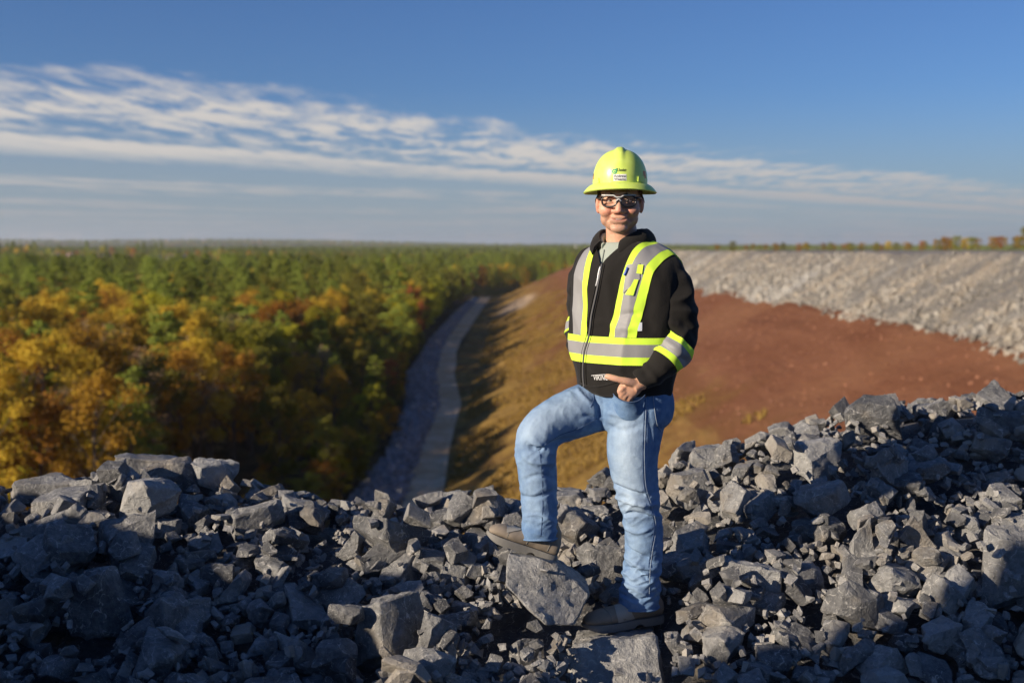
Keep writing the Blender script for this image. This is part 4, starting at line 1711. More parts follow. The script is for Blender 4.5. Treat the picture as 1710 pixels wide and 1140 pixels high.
bp = [he((0, -.012, .045), (.076, .096, .100), 32, 18), he((0, .028, -.028), (.069, .062, .082), 28, 16),
      he((0, .032, -.076), (.056, .052, .043)), he((0, .072, -.104), (.030, .021, .0185)),
      he((.041, .062, -.034), (.030, .027, .030)), he((-.041, .062, -.034), (.030, .027, .030)),
      he((.044, .034, -.066), (.021, .036, .030)), he((-.044, .034, -.066), (.021, .036, .030)),
      he((0, .078, .022), (.056, .018, .014)), he((0, .083, -.070), (.033, .013, .022)),
      cap(hp(0, .088, .006), hp(0, .106, -.036), .0085, .0135), he((0, .1065, -.040), (.0135, .013, .0105)),
      he((.0145, .096, -.043), (.0095, .012, .0085)), he((-.0145, .096, -.043), (.0095, .012, .0085)),
      he((0, .0885, -.0635), (.028, .0085, .0050)), he((0, .0875, -.0770), (.024, .009, .0060)),
      he((.0755, -.004, -.012), (.0085, .019, .032)), he((-.0755, -.004, -.012), (.0085, .019, .032)),
      he((.0735, .002, -.034), (.007, .010, .013)), he((-.0735, .002, -.034), (.007, .010, .013))]
neck_b = Vector((px(1041, 415, 4.42).x, 4.42, zt(418)))
bp.append(limb([(*neck_b, .072), (*(neck_b.lerp(hp(0, -.02, -.06), .5)), .0600), (*hp(0, -.02, -.05), .058)], 28, 5))
# torso, legs and arms under the clothes
tc_ = lambda u, v: Vector((px(u, v, AXY).x, AXY, zt(v)))
bp.append(loft([ring_pts(tc_(u, v), LT, FW, a, b, 32, 2.2) for (u, v, a, b) in
                ((1050, 705, .11, .08), (1050, 670, .14, .10), (1045, 600, .16, .11), (1047, 500, .185, .125), (1048, 445, .18, .105), (1044, 418, .11, .08))]))
bp.append(limb(ppath([(1066, 670, 4.37, .075), (1058, 760, 4.36, .075), (1068, 850, 4.36, .055), (1070, 960, 4.38, .045), (1067, 1000, 4.385, .036)]), 20, 4))
bp.append(limb(ppath([(1025, 672, 4.44, .075), (950, 692, 4.38, .072), (899, 730, 4.31, .055), (899, 820, 4.305, .046), (899, 890, 4.305, .036)]), 20, 4))
bp.append(limb(ppath([(1108, 445, 4.31, .05), (1126, 500, 4.29, .05), (1128, 565, 4.28, .045), (1098, 612, 4.24, .036), (1066, 638, 4.235, .029)]), 20, 4))
bp.append(limb(ppath([(985, 440, 4.53, .05), (977, 500, 4.56, .048), (975, 550, 4.55, .042), (968, 585, 4.46, .030), (985, 600, 4.40, .028)]), 20, 4))
# left hand, thumb out over the pocket, fingers inside it
hx1 = (px(1028, 657, 4.225) - px(1072, 640, 4.225)).normalized()
hx3 = (Vector((0, -1, 0)) - hx1 * hx1.dot(Vector((0, -1, 0)))).normalized()
hx2 = hx3.cross(hx1)
bp.append(limb(ppath([(1074, 638, 4.232, .028), (1066, 641, 4.226, .027), (1058, 645, 4.224, .026)]), 18, 4))
bp.append(ellipsoid(px(1052, 648.5, 4.226), (.049, .037, .0165), (hx1, hx2, hx3), 24, 16))
bp.append(limb(ppath([(1060, 640, 4.214, .0165), (1046, 636.5, 4.203, .0150), (1034, 633.5, 4.200, .0122), (1026, 631.5, 4.202, .0125), (1017, 629, 4.207, .0118), (1010.5, 627.5, 4.211, .0092)]), 14, 4))
for (u, v, u2, v2, dY) in ((1036, 651, 1040, 676, .0), (1039, 656, 1045, 681, .003), (1044, 660, 1050, 683, .007), (1051, 663, 1057, 680, .012)):
    bp.append(limb(ppath([(u + 9, v - 5, 4.222 + dY, .0120), (u, v, 4.216 + dY, .0128), (u + 1, v + 7, 4.236 + dY, .0112), ((u + u2) / 2, (v + v2) / 2 + 4, 4.275 + dY, .0105), (u2, v2, 4.31 + dY, .0090)]), 12, 3))
# right hand inside the jacket pocket
bp.append(limb(ppath([(985, 600, 4.40, .028), (1000, 606, 4.385, .032), (1012, 616, 4.375, .024)]), 14, 3))
for q in range(4):
    bp.append(limb(ppath([(1008 + q * 2, 608 + q * 4, 4.37 + .012 * q, .010), (1018 + q, 618 + q * 4, 4.37 + .012 * q, .009), (1022, 628 + q * 3, 4.375 + .012 * q, .008)]), 8, 2))
bp.append(limb(ppath([(992, 602, 4.385, .012), (1004, 600, 4.36, .010), (1012, 602, 4.355, .009)]), 8, 2))
body_me = union(bp, 0.0036, 3, 0.5, 'body')
V, N = get_vn(body_me)
Rl = V - np.array(HO)
hx, hy, hz = Rl @ np.array(HX_), Rl @ np.array(HY), Rl @ np.array(HZ)
onhead = (hz > -.14) & (np.abs(hx) < .1) & (hy > -.02)
D = np.zeros(len(V))
g = lambda x0, z0, sxx, szz: np.exp(-(((np.abs(hx) - x0) / sxx) ** 2) - ((hz - z0) / szz) ** 2)
front = (hy > .05)
D += front * -.0075 * g(.033, .000, .018, .0105)                                  # eye sockets
mouth_z = lambda x: -.0710 + .0085 * (np.abs(x) / .034) ** 2
md_ = np.abs(hz - mouth_z(hx))
D += front * -.0045 * np.exp(-(md_ / .0026) ** 2) * (np.abs(hx) < .035)           # mouth line
fx = .019 + .020 * np.clip((-.040 - hz) / .03, 0, 1.2)
D += front * -.0028 * np.exp(-((np.abs(hx) - fx) / .0045) ** 2) * ((hz < -.040) & (hz > -.075))   # smile folds
D += front * -.0022 * g(0, -.0885, .016, .005)
D += front * .0035 * g(.040, -.040, .016, .012)
V2 = V + N * (D * onhead)[:, None]
set_v(body_me, V2)
blush = onhead * np.clip(.75 * np.exp(-((np.abs(hx) - .043) / .02) ** 2 - ((hz + .038) / .02) ** 2) + .8 * np.exp(-(hx / .016) ** 2 - ((hz + .040) / .014) ** 2), 0, 1)
blush = np.clip(blush + (np.abs(hx) > .080) * (hz > -.06) * (hz < .04) * .7, 0, 1) * (hz > -.16)
lipv = front * onhead * np.clip(1.2 - md_ / .0068, 0, 1) * np.clip((.033 - np.abs(hx)) / .005, 0, 1)
stub = onhead * np.clip((-.050 - hz) / .012, 0, 1) * (hz > -.125) * (hy > .0)
for an, dat in (('blush', blush), ('lip', lipv), ('stubble', stub)):
    at = body_me.attributes.new(an, 'FLOAT', 'POINT')
    at.data.foreach_set('value', dat.astype(np.float32))
head_bvh = bvh_of(body_me)
body = part('body', body_me, M_SKIN)

for s in (-1, 1):
    v_, f_ = ellipsoid(hp(s * .032, .0655, -.001), (.0125, .0125, .0125), HE, 18, 12)
    ey = part('eye', mesh('eye', v_, f_, True), M_EYE, body)
    v_, f_ = ellipsoid(hp(s * .032, .0755, -.001), (.0058, .0035, .0058), HE, 14, 8)
    part('iris', mesh('iris', v_, f_, True), M_IRIS, body)
    for (zz, hgt, th) in ((.0075, .0052, .0045), (-.0085, .0042, .004)):           # eyelids
        pts = [(*hp(s * .032 + x, .0785 - .22 * x * x / .016, zz - (x / .016) ** 2 * (.004 if zz > 0 else -.003)), th if abs(x) < .012 else .0022) for x in (-.017, -.010, 0, .010, .017)]
        v_, f_ = limb(pts, 8, 3)
        part('eyelid', mesh('eyelid', v_, f_, True), M_SKIN, body)
    pts = [(*hp(s * (.016 + k * .0105), .094 - .0022 * k * k, .019 + [0, .004, .0045, .001][k]), [.003, .004, .0035, .0018][k]) for k in range(4)]
    v_, f_ = limb(pts, 8, 3)
    part('eyebrow', mesh('eyebrow', v_, f_, True), M_HAIR, body)
tv = []
for i in range(9):
    x = -.0105 + .021 * i / 8
    zc = float(mouth_z(np.array([x])))
    loc, nor, _, _ = head_bvh.ray_cast(hp(x, .2, zc), -HY)
    tv += [loc + HY * .0012 + HZ * .0009, loc + HY * .0003 - HZ * .0008]
part('teeth', mesh('teeth', tv, [(2 * i, 2 * i + 1, 2 * i + 3, 2 * i + 2) for i in range(8)], True), M_WHITE, body)
# short hair at the temples and back, below the hat
hv, hf = [], []
for s in (-1, 1):
    A_ = []
    for i in range(10):
        for j in range(8):
            y = .040 - .115 * i / 9
            z = .055 - (.055 + .030 * min(1, max(0, (i - 3) / 4)) - .022 * (i < 3)) * j / 7
            loc, nor, _, _ = head_bvh.ray_cast(hp(s * .2, y, z), HX_ * -s)
            if loc is None:
                loc = hp(s * .07, y, z)
            nj = .003 + .0018 * mnoise.noise(Vector((y * 300, z * 90, s)))
            A_.append(loc + HX_ * (s * nj))
    o = len(hv)
    hv += A_
    for i in range(9):
        for j in range(7):
            q = [o + i * 8 + j, o + i * 8 + j + 1, o + (i + 1) * 8 + j + 1, o + (i + 1) * 8 + j]
            hf.append(tuple(q if s > 0 else q[::-1]))
part('hair', mesh('hair', hv, hf, True), M_HAIR)

# --- safety spectacles
spec = empty('safety_glasses', hp(0, .1, 0) - PL)
spec.parent = person
SP = hp(0, .1, 0)


def spart(name, me, mat):
    me.transform(Matrix.Translation(-SP))
    return link(name, me, mat, spec)


def lens_pt(s, t, k=1.0):
    ct, st = math.cos(t), math.sin(t)
    x = math.copysign(abs(ct) ** .75, ct) * .0285 * k
    z = math.copysign(abs(st) ** .8, st) * (.0185 if st > 0 else .0205) * k
    x *= 1 - .10 * (st < 0) * abs(st)
    X = s * .0345 + x
    return hp(X, .1050 - .22 * abs(X) ** 1.55 * 6.0, -.004 + z + .03 * abs(X) * (st > 0))


for s in (-1, 1):
    pts = [(*lens_pt(s, 2 * math.pi * k / 28), .0036 if math.sin(2 * math.pi * k / 28) < .3 else .0028) for k in range(29)]
    v_, f_ = limb(pts, 8, 2)
    spart('lens_rim', mesh('lens_rim', v_, f_, True), M_GFRAME)
    c0 = lens_pt(s, 0, 0.0) + HY * .001
    lv = [c0] + [lens_pt(s, 2 * math.pi * k / 28, .97) for k in range(28)]
    spart('lens', mesh('lens', lv, [(0, 1 + k, 1 + (k + 1) % 28) for k in range(28)], True), None)
    X = s * .066
    pts = [(*hp(X, .0855, .008), .0040), (*hp(s * .076, .066, .009), .0042), (*hp(s * .081, .03, .008), .0036), (*hp(s * .084, -.012, .006), .0028)]
    v_, f_ = limb(pts, 8, 4)
    spart('temple_arm', mesh('temple_arm', v_, f_, True), M_GFRAME)
pts = [(*(hp(x, .1085 - .22 * abs(x) ** 1.55 * 6.0, .0165 + .035 * abs(x) - (.006 if abs(x) < .01 else 0))), .0030) for x in np.linspace(-.064, .064, 15)]
v_, f_ = limb(pts, 8, 2)
spart('brow_bar', mesh('brow_bar', v_, f_, True), M_GBROW)
v_, f_ = limb([(*hp(-.010, .106, -.004), .0030), (*hp(0, .110, .003), .0032), (*hp(.010, .106, -.004), .0030)], 8, 4)
spart('nose_bridge', mesh('nose_bridge', v_, f_, True), M_GBROW)
m, T = material('clear_lens')
tr = T.n('ShaderNodeBsdfTransparent', {0: (.90, .92, .93, 1)})
gl = T.n('ShaderNodeBsdfGlossy', {0: (1, 1, 1, 1), 'Roughness': .03})
fr_ = T.n('ShaderNodeFresnel', {0: 1.25})
T.n('ShaderNodeOutputMaterial', {0: T.n('ShaderNodeMixShader', {0: fr_.outputs[0], 1: tr.outputs[0], 2: gl.outputs[0]}).outputs[0]})
for c in spec.children:
    if c.name.startswith('lens') and not c.data.materials:
        c.data.materials.append(m)

# --- hard hat
m, T = material('lime_hat_shell')
oc = T.n('ShaderNodeTexCoord').outputs['Object']
sc_ = T.noise(oc, 40, 4, .6)
hc = T.mix(T.ramp(sc_, .3, .8), (.60, .76, .13), (.66, .82, .18))
hc = T.mix(T.math('MULTIPLY', T.ramp(T.noise(oc, 160, 3, .7), .62, .75), .35), hc, (.42, .52, .16))
finish(T, hc, T.math('ADD', .26, T.math('MULTIPLY', sc_, .16)), sc_, .04, .001, .5)
M_HAT = m
hat = empty('hard_hat', hp(0, -.005, .06) - PL)
hat.parent = person
HP = hp(0, -.005, .06)


def hat_pt(az, t, off=0.0):
    """t 0..1 dome from crown to base, 1..2 out to the brim edge"""
    fx_, fy_ = math.sin(az), math.cos(az)            # fy > 0 is the front
    if t <= 1:
        ph = t * math.pi / 2
        r = math.sin(ph) ** .86
        z = .062 + .128 * math.cos(ph) ** .92
        x, y = (.104 + off) * r * fx_, (.122 + off) * r * fy_
        z += off * math.cos(ph)
        # raised centre rib and its two shoulders
        rib = math.exp(-(x / .017) ** 4) * (0.55 + 0.45 * math.cos(ph)) * max(0, math.cos(ph) - .22)
        z += .011 * rib
        if fy_ > 0:
            y += .004 * rib
        # step where the shell widens above the brim
        z -= 0.004 * max(0, t - .93) / .07
    else:
        q = t - 1
        ext = .036 + .006 * max(0, fy_) ** 2
        k = q ** .85
        x, y = (.104 + off + ext * k) * fx_, (.122 + off + ext * k) * fy_
        z = .058 - .010 * q - .016 * q * q - .006 * abs(fx_) ** 3 * q
    return hp(x, y - .014, z + .005 + .02 * (y + .02))


NA, NT_ = 96, 40
hv, hf = [], []
ts = [i / 26 for i in range(1, 27)] + [1 + i / 10 for i in range(1, 11)]
for off in (0.0, -.004):
    for t in ts:
        for k in range(NA):
            p = hat_pt(2 * math.pi * k / NA, t, off)
            hv.append(p - HZ * (.0035 if off < 0 else 0))
nr = len(ts)
for l in range(2):
    b0 = l * nr * NA
    for i in range(nr - 1):
        for k in range(NA):
            k2 = (k + 1) % NA
            q = (b0 + i * NA + k, b0 + i * NA + k2, b0 + (i + 1) * NA + k2, b0 + (i + 1) * NA + k)
            hf.append(q if l else q[::-1])
for k in range(NA):
    k2 = (k + 1) % NA
    hf.append(((nr - 1) * NA + k, (nr - 1) * NA + k2, nr * NA + (nr - 1) * NA + k2, nr * NA + (nr - 1) * NA + k))
for l in range(2):
    hv.append(hat_pt(0, 0.0001, 0 if l == 0 else -.004))
    ci = len(hv) - 1
    b0 = l * nr * NA
    for k in range(NA):
        hf.append((b0 + k, b0 + (k + 1) % NA, ci) if l == 0 else (b0 + (k + 1) % NA, b0 + k, ci))
hat_me = mesh('shell', hv, hf, True)
bmh = bmesh.new()
bmh.from_mesh(hat_me)
bmesh.ops.recalc_face_normals(bmh, faces=bmh.faces)
bmh.to_mesh(hat_me)
bmh.free()
hat_me.set_sharp_from_angle(angle=R(40))
hat_bvh = bvh_of(hat_me)


def hpart(name, me, mat):
    me.transform(Matrix.Translation(-HP))
    return link(name, me, mat, hat)


def lay(bvh, quad, n, m_, off):
    """patch between four photo corners laid on a surface (corners: tl, tr, br, bl)"""
    tl, tr_, br, bl = [np.array(q, float) for q in quad]
    Vv = []
    for i in range(m_ + 1):
        for j in range(n + 1):
            a = tl + (tr_ - tl) * j / n
            b = bl + (br - bl) * j / n
            q = a + (b - a) * i / m_
            loc, nor = hit(bvh, q[0], q[1])
            Vv.append(loc + nor * off)
    Fc = [(i * (n + 1) + j, (i + 1) * (n + 1) + j, (i + 1) * (n + 1) + j + 1, i * (n + 1) + j + 1) for i in range(m_) for j in range(n)]
    return Vv, Fc


def lay_text(bvh, body_txt, box, off, bold=0.0, shear=0.0):
    """flat lettering fitted to a photo box (u0, v0, u1, v1) and laid on a surface"""
    cu = bpy.data.curves.new('lettering', 'FONT')
    cu.body = body_txt
    cu.offset = bold
    cu.shear = shear
    cu.space_line = 0.85
    cu.align_x = 'CENTER' if '\n' in body_txt else 'LEFT'
    to = bpy.data.objects.new('lettering', cu)
    COL.objects.link(to)
    me = bpy.data.meshes.new_from_object(to.evaluated_get(bpy.context.evaluated_depsgraph_get()))
    bpy.data.objects.remove(to)
    P = np.array([v.co[:] for v in me.vertices])
    lo, hi = P.min(0), P.max(0)
    u0, v0, u1, v1 = box
    for i, v in enumerate(me.vertices):
        u = u0 + (P[i, 0] - lo[0]) / (hi[0] - lo[0]) * (u1 - u0)
        vv = v1 - (P[i, 1] - lo[1]) / (hi[1] - lo[1]) * (v1 - v0)
        loc, nor = hit(bvh, u, vv)
        v.co = loc + nor * off
    return me


def lay_line(bvh, pts, rad, off=0.0, n=6, sub=4):
    P = [q[:2] for q in catmull(pts, sub)]
    path = []
    for (u, v) in P:
        loc, nor = hit(bvh, u, v)
        path.append((*(loc + nor * off), rad))
    return limb(path, n, 1)


hat_shell = hpart('shell', hat_me, M_HAT)
hz1 = lambda x, y: (920 + x * 280 / 1520, 230 + (y - 14) * 210 / 1140)      # head zoom -> photo
q = [hz1(566, 346), hz1(684, 344), hz1(685, 404), hz1(567, 407)]
v_, f_ = lay(hat_bvh, q, 8, 4, .0007)
hpart('name_sticker', mesh('name_sticker', v_, f_, True), M_WHITE)
a, b = hz1(571, 350), hz1(680, 402)
hpart('name_lettering', lay_text(hat_bvh, 'Andrew\nWeems', (*a, *b), .0013, .006), M_INK)
a, b = hz1(602, 292), hz1(682, 320)
hpart('company_lettering', lay_text(hat_bvh, 'Lhoist', (*a, *b), .0010, .012), M_INK)
ev, ef = [], []
for k in range(25):                                                  # round green emblem: open ring with a curl and a dot
    t = math.radians(60) + 2 * math.pi * k / 24 * 0.97
    for rr in (22.5, 13.5):
        loc, nor = hit(hat_bvh, *hz1(576 + rr * math.cos(t), 321 - rr * math.sin(t)))
        ev.append(loc + nor * .0010)
ef = [(2 * k, 2 * k + 1, 2 * k + 3, 2 * k + 2) for k in range(24)]
o = len(ev)
for (x, y) in ((582, 300), (600, 292), (596, 312), (586, 312)):
    loc, nor = hit(hat_bvh, *hz1(x, y))
    ev.append(loc + nor * .0012)
ef.append((o, o + 1, o + 2, o + 3))
o = len(ev)
for (x, y) in ((570, 322), (578, 314), (586, 322), (578, 331)):
    loc, nor = hit(hat_bvh, *hz1(x, y))
    ev.append(loc + nor * .0012)
ef.append((o, o + 1, o + 2, o + 3))
hpart('emblem', mesh('emblem', ev, ef), M_TEAL)
for quad in ([(833, 316), (856, 318), (862, 382), (840, 384)], [(378, 334), (392, 334), (389, 392), (374, 392)]):
    v_, f_ = lay(hat_bvh, [hz1(*p) for p in quad], 3, 4, .0008)
    hpart('side_sticker', mesh('side_sticker', v_, f_, True), M_ORANGE)
for quad in ([(786, 368), (838, 362), (842, 418), (784, 412)], [(420, 380), (438, 378), (442, 424), (424, 424)]):
    v_, f_ = lay(hat_bvh, [hz1(*p) for p in quad], 3, 3, .004)
    v2, f2 = lay(hat_bvh, [hz1(*p) for p in quad], 3, 3, -.002)
    n0 = len(v_)
    ring = [0, 1, 2, 3, 7, 11, 15, 14, 13, 12, 8, 4]
    ff = f_ + [(ring[i], ring[(i + 1) % 12], ring[(i + 1) % 12] + n0, ring[i] + n0) for i in range(12)]
    hpart('accessory_slot', mesh('accessory_slot', v_ + v2, ff), M_HAT)
# suspension band under the brim
rings = []
for (dz, k) in ((.032, .90), (.052, .92)):
    rings.append([hp(.098 * k * math.sin(2 * math.pi * j / 48), .112 * k * math.cos(2 * math.pi * j / 48) - .012, dz + .012) for j in range(48)])
V_ = rings[0] + rings[1]
hpart('headband', mesh('headband', V_, [(j, (j + 1) % 48, 48 + (j + 1) % 48, 48 + j) for j in range(48)], True), M_GFRAME)

# --- jacket
JR = [(655, 1046, .182, .138), (648, 1045, .191, .146), (638, 1044, .196, .150), (615, 1042, .209, .156), (590, 1041, .224, .162), (560, 1043, .233, .166),
      (520, 1047, .236, .167), (480, 1049, .236, .165), (455, 1049, .230, .155), (437, 1048, .214, .140), (422, 1047, .182, .122), (410, 1045, .135, .104), (402, 1043, .098, .092)]
jac = loft([ring_pts(tc_(u, v), LT, FW, a, b, 56, 2.25) for (v, u, a, b) in catmull(JR, 4)])
jac_me = union([jac], 0.0055, 3, 0.5, 'jacket')
jz2 = lambda x, y: (900 + x * 300 / 1140, 380 + y * 300 / 1140)      # jacket zoom -> photo
J = lambda *pts: [jz2(*p) for p in pts]
wrinkle(jac_me, lambda V, N: .0075 * n3(V, (7, 7, 3.2), 3) + .0075 * rdg(n3(V, (9, 9, 5), 9)) + .0022 * n3(V, (24, 24, 16), 5))
fold(jac_me, [
    (J((470, 170), (430, 300), (455, 420), (480, 500)), .006, .022), (J((290, 250), (260, 420), (280, 560)), -.006, .02),
    (J((330, 610), (420, 600), (500, 650)), .006, .014), (J((640, 560), (700, 620), (720, 690)), -.008, .018),
    (J((520, 555), (600, 545), (650, 570)), -.006, .010), (J((500, 620), (560, 640), (620, 640)), .006, .012),
    (J((300, 880), (420, 905), (560, 890)), .006, .014), (J((330, 960), (430, 985), (480, 980)), -.004, .010),
    (J((250, 700), (240, 850)), -.004, .02), (J((700, 420), (690, 520), (705, 620)), -.007, .020),
    (J((440, 500), (470, 600), (520, 690)), .005, .014)])
V, N = get_vn(jac_me)
zV, zN = px(1003, 444, 4.25).z, zt(398)
cV = tc_(1040, 440)
bm = bmesh.new()
bm.from_mesh(jac_me)
pV = Vector((cV.x, cV.y, zV)) + FW * .15 + LT * -.005
for s in (-1, 1):
    nrm = (LT * s * (zN - zV) - UPZ * .078).normalized()
    bmesh.ops.bisect_plane(bm, geom=list(bm.verts) + list(bm.edges) + list(bm.faces), plane_co=pV, plane_no=nrm)
kill = []
for f in bm.faces:
    c = f.calc_center_median() - pV
    if c.z > 0 and (f.calc_center_median() - cV).dot(FW) > 0.02 and abs(c.dot(LT)) < .078 * c.z / (zN - zV):
        kill.append(f)
bmesh.ops.delete(bm, geom=kill, context='FACES')
bm.to_mesh(jac_me)
bm.free()
jac_me.polygons.foreach_set('use_smooth', [True] * len(jac_me.polygons))
jac_me.update()
jac_bvh = bvh_of(jac_me)
jac_src = jac_me.copy()


def strip(src, cuts, keep, off, name):
    """tape: faces of a garment between cutting planes, lifted off and given an edge"""
    b = bmesh.new()
    b.from_mesh(src)
    for co, no in cuts:
        bmesh.ops.bisect_plane(b, geom=list(b.verts) + list(b.edges) + list(b.faces), plane_co=co, plane_no=no)
    bmesh.ops.delete(b, geom=[f for f in b.faces if not keep(f.calc_center_median())], context='FACES')
    b.normal_update()
    for v in b.verts:
        v.co += v.normal * off
    ext = bmesh.ops.extrude_edge_only(b, edges=[e for e in b.edges if len(e.link_faces) == 1])
    for v in [x for x in ext['geom'] if isinstance(x, bmesh.types.BMVert)]:
        v.co -= v.normal * 0 
    newv = [x for x in ext['geom'] if isinstance(x, bmesh.types.BMVert)]
    tree = src_bvh[src.name]
    for v in newv:
        loc, nor, _, _ = tree.find_nearest(v.co)
        if loc is not None:
            v.co = loc - (v.co - loc) * .4
    out = bpy.data.meshes.new(name)
    b.to_mesh(out)
    b.free()
    out.polygons.foreach_set('use_smooth', [True] * len(out.polygons))
    out.set_sharp_from_angle(angle=R(50))
    return out


src_bvh = {jac_src.name: jac_bvh}
jacket = part('jacket', jac_me, M_FLEECE)


def jpart(name, me, mat):
    return part(name, me, mat, None) if False else _jp(name, me, mat)


def _jp(name, me, mat):
    me.transform(Matrix.Translation(-PL))
    return link(name, me, mat, jacket)


# belt bands
zb = [px(950, 557, 4.42).z, px(950, 567.5, 4.42).z, px(952, 588, 4.42).z, px(954, 601, 4.42).z]
for i, mt in ((0, M_LIME), (1, M_SILVER), (2, M_LIME)):
    hi_, lo_ = zb[i], zb[i + 1]
    _jp('hi_vis_band', strip(jac_src, [(Vector((0, 0, hi_)), UPZ), (Vector((0, 0, lo_)), UPZ)], lambda c, a=lo_, b=hi_: a < c.z < b, .0022 if i != 1 else .0026, 'hi_vis_band'), mt)
# braces over both shoulders
cT = tc_(1046, 500)
for (ls, mats) in (((.062, .086, .136, .166), (M_LIME, M_SILVER, M_LIME)), ((-.158, -.098, -.066), (M_SILVER, M_LIME))):
    for i in range(len(mats)):
        l0, l1 = ls[i], ls[i + 1]
        tilt = .20 if l0 > 0 else -.03
        nr_ = (LT - UPZ * tilt).normalized()
        ca, cb = cT + LT * l0, cT + LT * l1
        kp = lambda c, a=ca, b=cb, n_=nr_: (c - a).dot(n_) > 0 and (c - b).dot(n_) < 0 and c.z > zb[0] + .001
        _jp('hi_vis_brace', strip(jac_src, [(ca, nr_), (cb, nr_), (Vector((0, 0, zb[0] + .001)), UPZ)], kp, .0030 if mats[i] is M_SILVER else .0026, 'hi_vis_brace'), mats[i])
# zip, seams, pocket, pen, tag, lettering
zp = J((402, 232), (376, 370), (352, 480), (335, 560), (326, 640), (316, 700), (292, 780), (284, 860), (283, 940), (290, 1012))
v_, f_ = lay_line(jac_bvh, zp, .0042, .002, 6, 5)
_jp('zip', mesh('zip', v_, f_, True), M_ZIP)
for dx in (-16, 15):
    v_, f_ = lay_line(jac_bvh, [(u + dx * .263, v) for (u, v) in zp], .0020, .0015, 5, 5)
    _jp('zip_seam', mesh('zip_seam', v_, f_, True), M_FLEECE)
v_, f_ = lay_line(jac_bvh, J((398, 250), (386, 290), (380, 330), (368, 372)), .0038, .006, 6, 4)
_jp('zip_pull', mesh('zip_pull', v_, f_, True), M_GBROW)
for quad, mt, nm, of in (([(560, 240), (640, 228), (640, 330), (538, 418)], M_SILVER, 'chest_pocket', .0065), ([(604, 330), (632, 332), (598, 432), (556, 424)], M_LIME, 'chest_pocket_edge', .0085),
                         ([(628, 238), (664, 238), (656, 296), (618, 292)], M_LIME, 'chest_pocket_flap', .0080), ([(626, 600), (654, 602), (654, 654), (626, 656)], M_TAG, 'woven_tag', .0025)):
    v_, f_ = lay(jac_bvh, [jz2(*p) for p in quad], 6, 8, of)
    _jp(nm, mesh(nm, v_, f_, True), mt)
v_, f_ = lay_line(jac_bvh, J((570, 258), (558, 288), (548, 306)), .0052, .010, 8, 4)
_jp('pen', mesh('pen', v_, f_, True), M_PEN)
a, b = jz2(348, 934), jz2(440, 966)
_jp('hem_lettering', lay_text(jac_bvh, 'VIKING', (*a, *b), .0016, .0, .1), M_WHITE)
v_, f_ = lay_line(jac_bvh, J((334, 938), (370, 934), (425, 930)), .0011, .0012, 5, 3)
_jp('hem_emblem', mesh('hem_emblem', v_, f_, True), M_WHITE)
v_, f_ = lay_line(jac_bvh, J((268, 985), (330, 1008), (420, 1000), (500, 975)), .0035, .001, 6, 4)
_jp('hem_seam', mesh('hem_seam', v_, f_, True), M_FLEECE)

# collar (stand, fold, fall)
def collar(name, cen, r_in, r_out, z_st, z_fold, z_fall, open_deg, mat, thick, drop_f, spread, parent, yaw_v, seed=0):
    rows = []
    fx0, lx0 = yaw_v
    n = 56
    for i in range(n + 1):
        th = R(open_deg + (360 - 2 * open_deg) * i / n)
        e = min(i, n - i) / n * 2                       # 0 at the front ends, 1 at the back
        fr = max(0, 1 - e * 2.6) ** 1.5
        d = fx0 * math.cos(th) + lx0 * math.sin(th)
        wob = .004 * mnoise.noise(Vector((i * .21, seed, 0)))
        prof = [(r_in, z_st), (r_in + .002, z_fold - .008), (r_in + .010, z_fold + wob), (r_in + .021, z_fold - .006), ((r_in + r_out) / 2 + .014, (z_fold + z_fall) / 2 + .004), (r_out, z_fall + wob),
                (r_out - thick, z_fall - .003), ((r_in + r_out) / 2 + .014 - thick, (z_fold + z_fall) / 2 - .006), (r_in + .019 - thick, z_fold - .016)]
        rows.append([cen + d * (r + spread * fr + (wob if k > 3 else 0)) + UPZ * (z - drop_f * fr) for k, (r, z) in enumerate(prof)])
    k = len(rows[0])
    V = [p for r in rows for p in r]
    Fc = [(i * k + j, (i + 1) * k + j, (i + 1) * k + j + 1, i * k + j + 1) for i in range(n) for j in range(k - 1)]
    for i in (0, n):
        Fc.append(tuple(i * k + j for j in range(k)))
    me = mesh(name, V, Fc, True)
    ob = bpy.data.objects.new('t', me)
    COL.objects.link(ob)
    sd = ob.modifiers.new('s', 'SUBSURF')
    sd.levels = 1
    out = bpy.data.meshes.new_from_object(ob.evaluated_get(bpy.context.evaluated_depsgraph_get()))
    bpy.data.objects.remove(ob)
    out.name = name
    out.transform(Matrix.Translation(-PL))
    return link(name, out, mat, parent)


nc = Vector((px(1041, 400, 4.41).x, 4.41, 0))
collar('collar', nc, .079, .128, zt(412), zt(381), zt(404), 24, M_FLEECE, .006, .048, .012, jacket, (FW, LT))
# shirt below the open collar
sh = loft([ring_pts(tc_(u, v), LT, FW, a - .016, b - .016, 40, 2.25) for (v, u, a, b) in catmull([(520, 1047, .236, .167), (470, 1049, .234, .163), (440, 1048, .214, .146), (424, 1046, .170, .128), (412, 1044, .118, .106), (404, 1042, .084, .086)], 3)])
shirt_me = union([sh], .007, 2, .5, 'shirt')
sh_bvh = bvh_of(shirt_me)
shirt = part('shirt', shirt_me, M_SHIRT)
collar('shirt_collar', nc + FW * .004, .068, .088, zt(412), zt(388), zt(405), 20, M_SHIRT, .003, .040, .006, shirt, (FW, LT), 3)
v_, f_ = lay_line(sh_bvh, [(1009, 418), (1007, 428), (1005, 440), (1004, 452)], .0035, .002)
me = mesh('placket', v_, f_, True)
me.transform(Matrix.Translation(-PL))
link('placket', me, M_SHIRT, shirt)
rings = [ring_pts(nc + FW * (.010 + dz * .5) + UPZ * (zt(412) + dz), LT, FW, r, r, 40) for dz, r in ((-.03, .080), (-.006, .0715), (.004, .069), (.002, .066))]
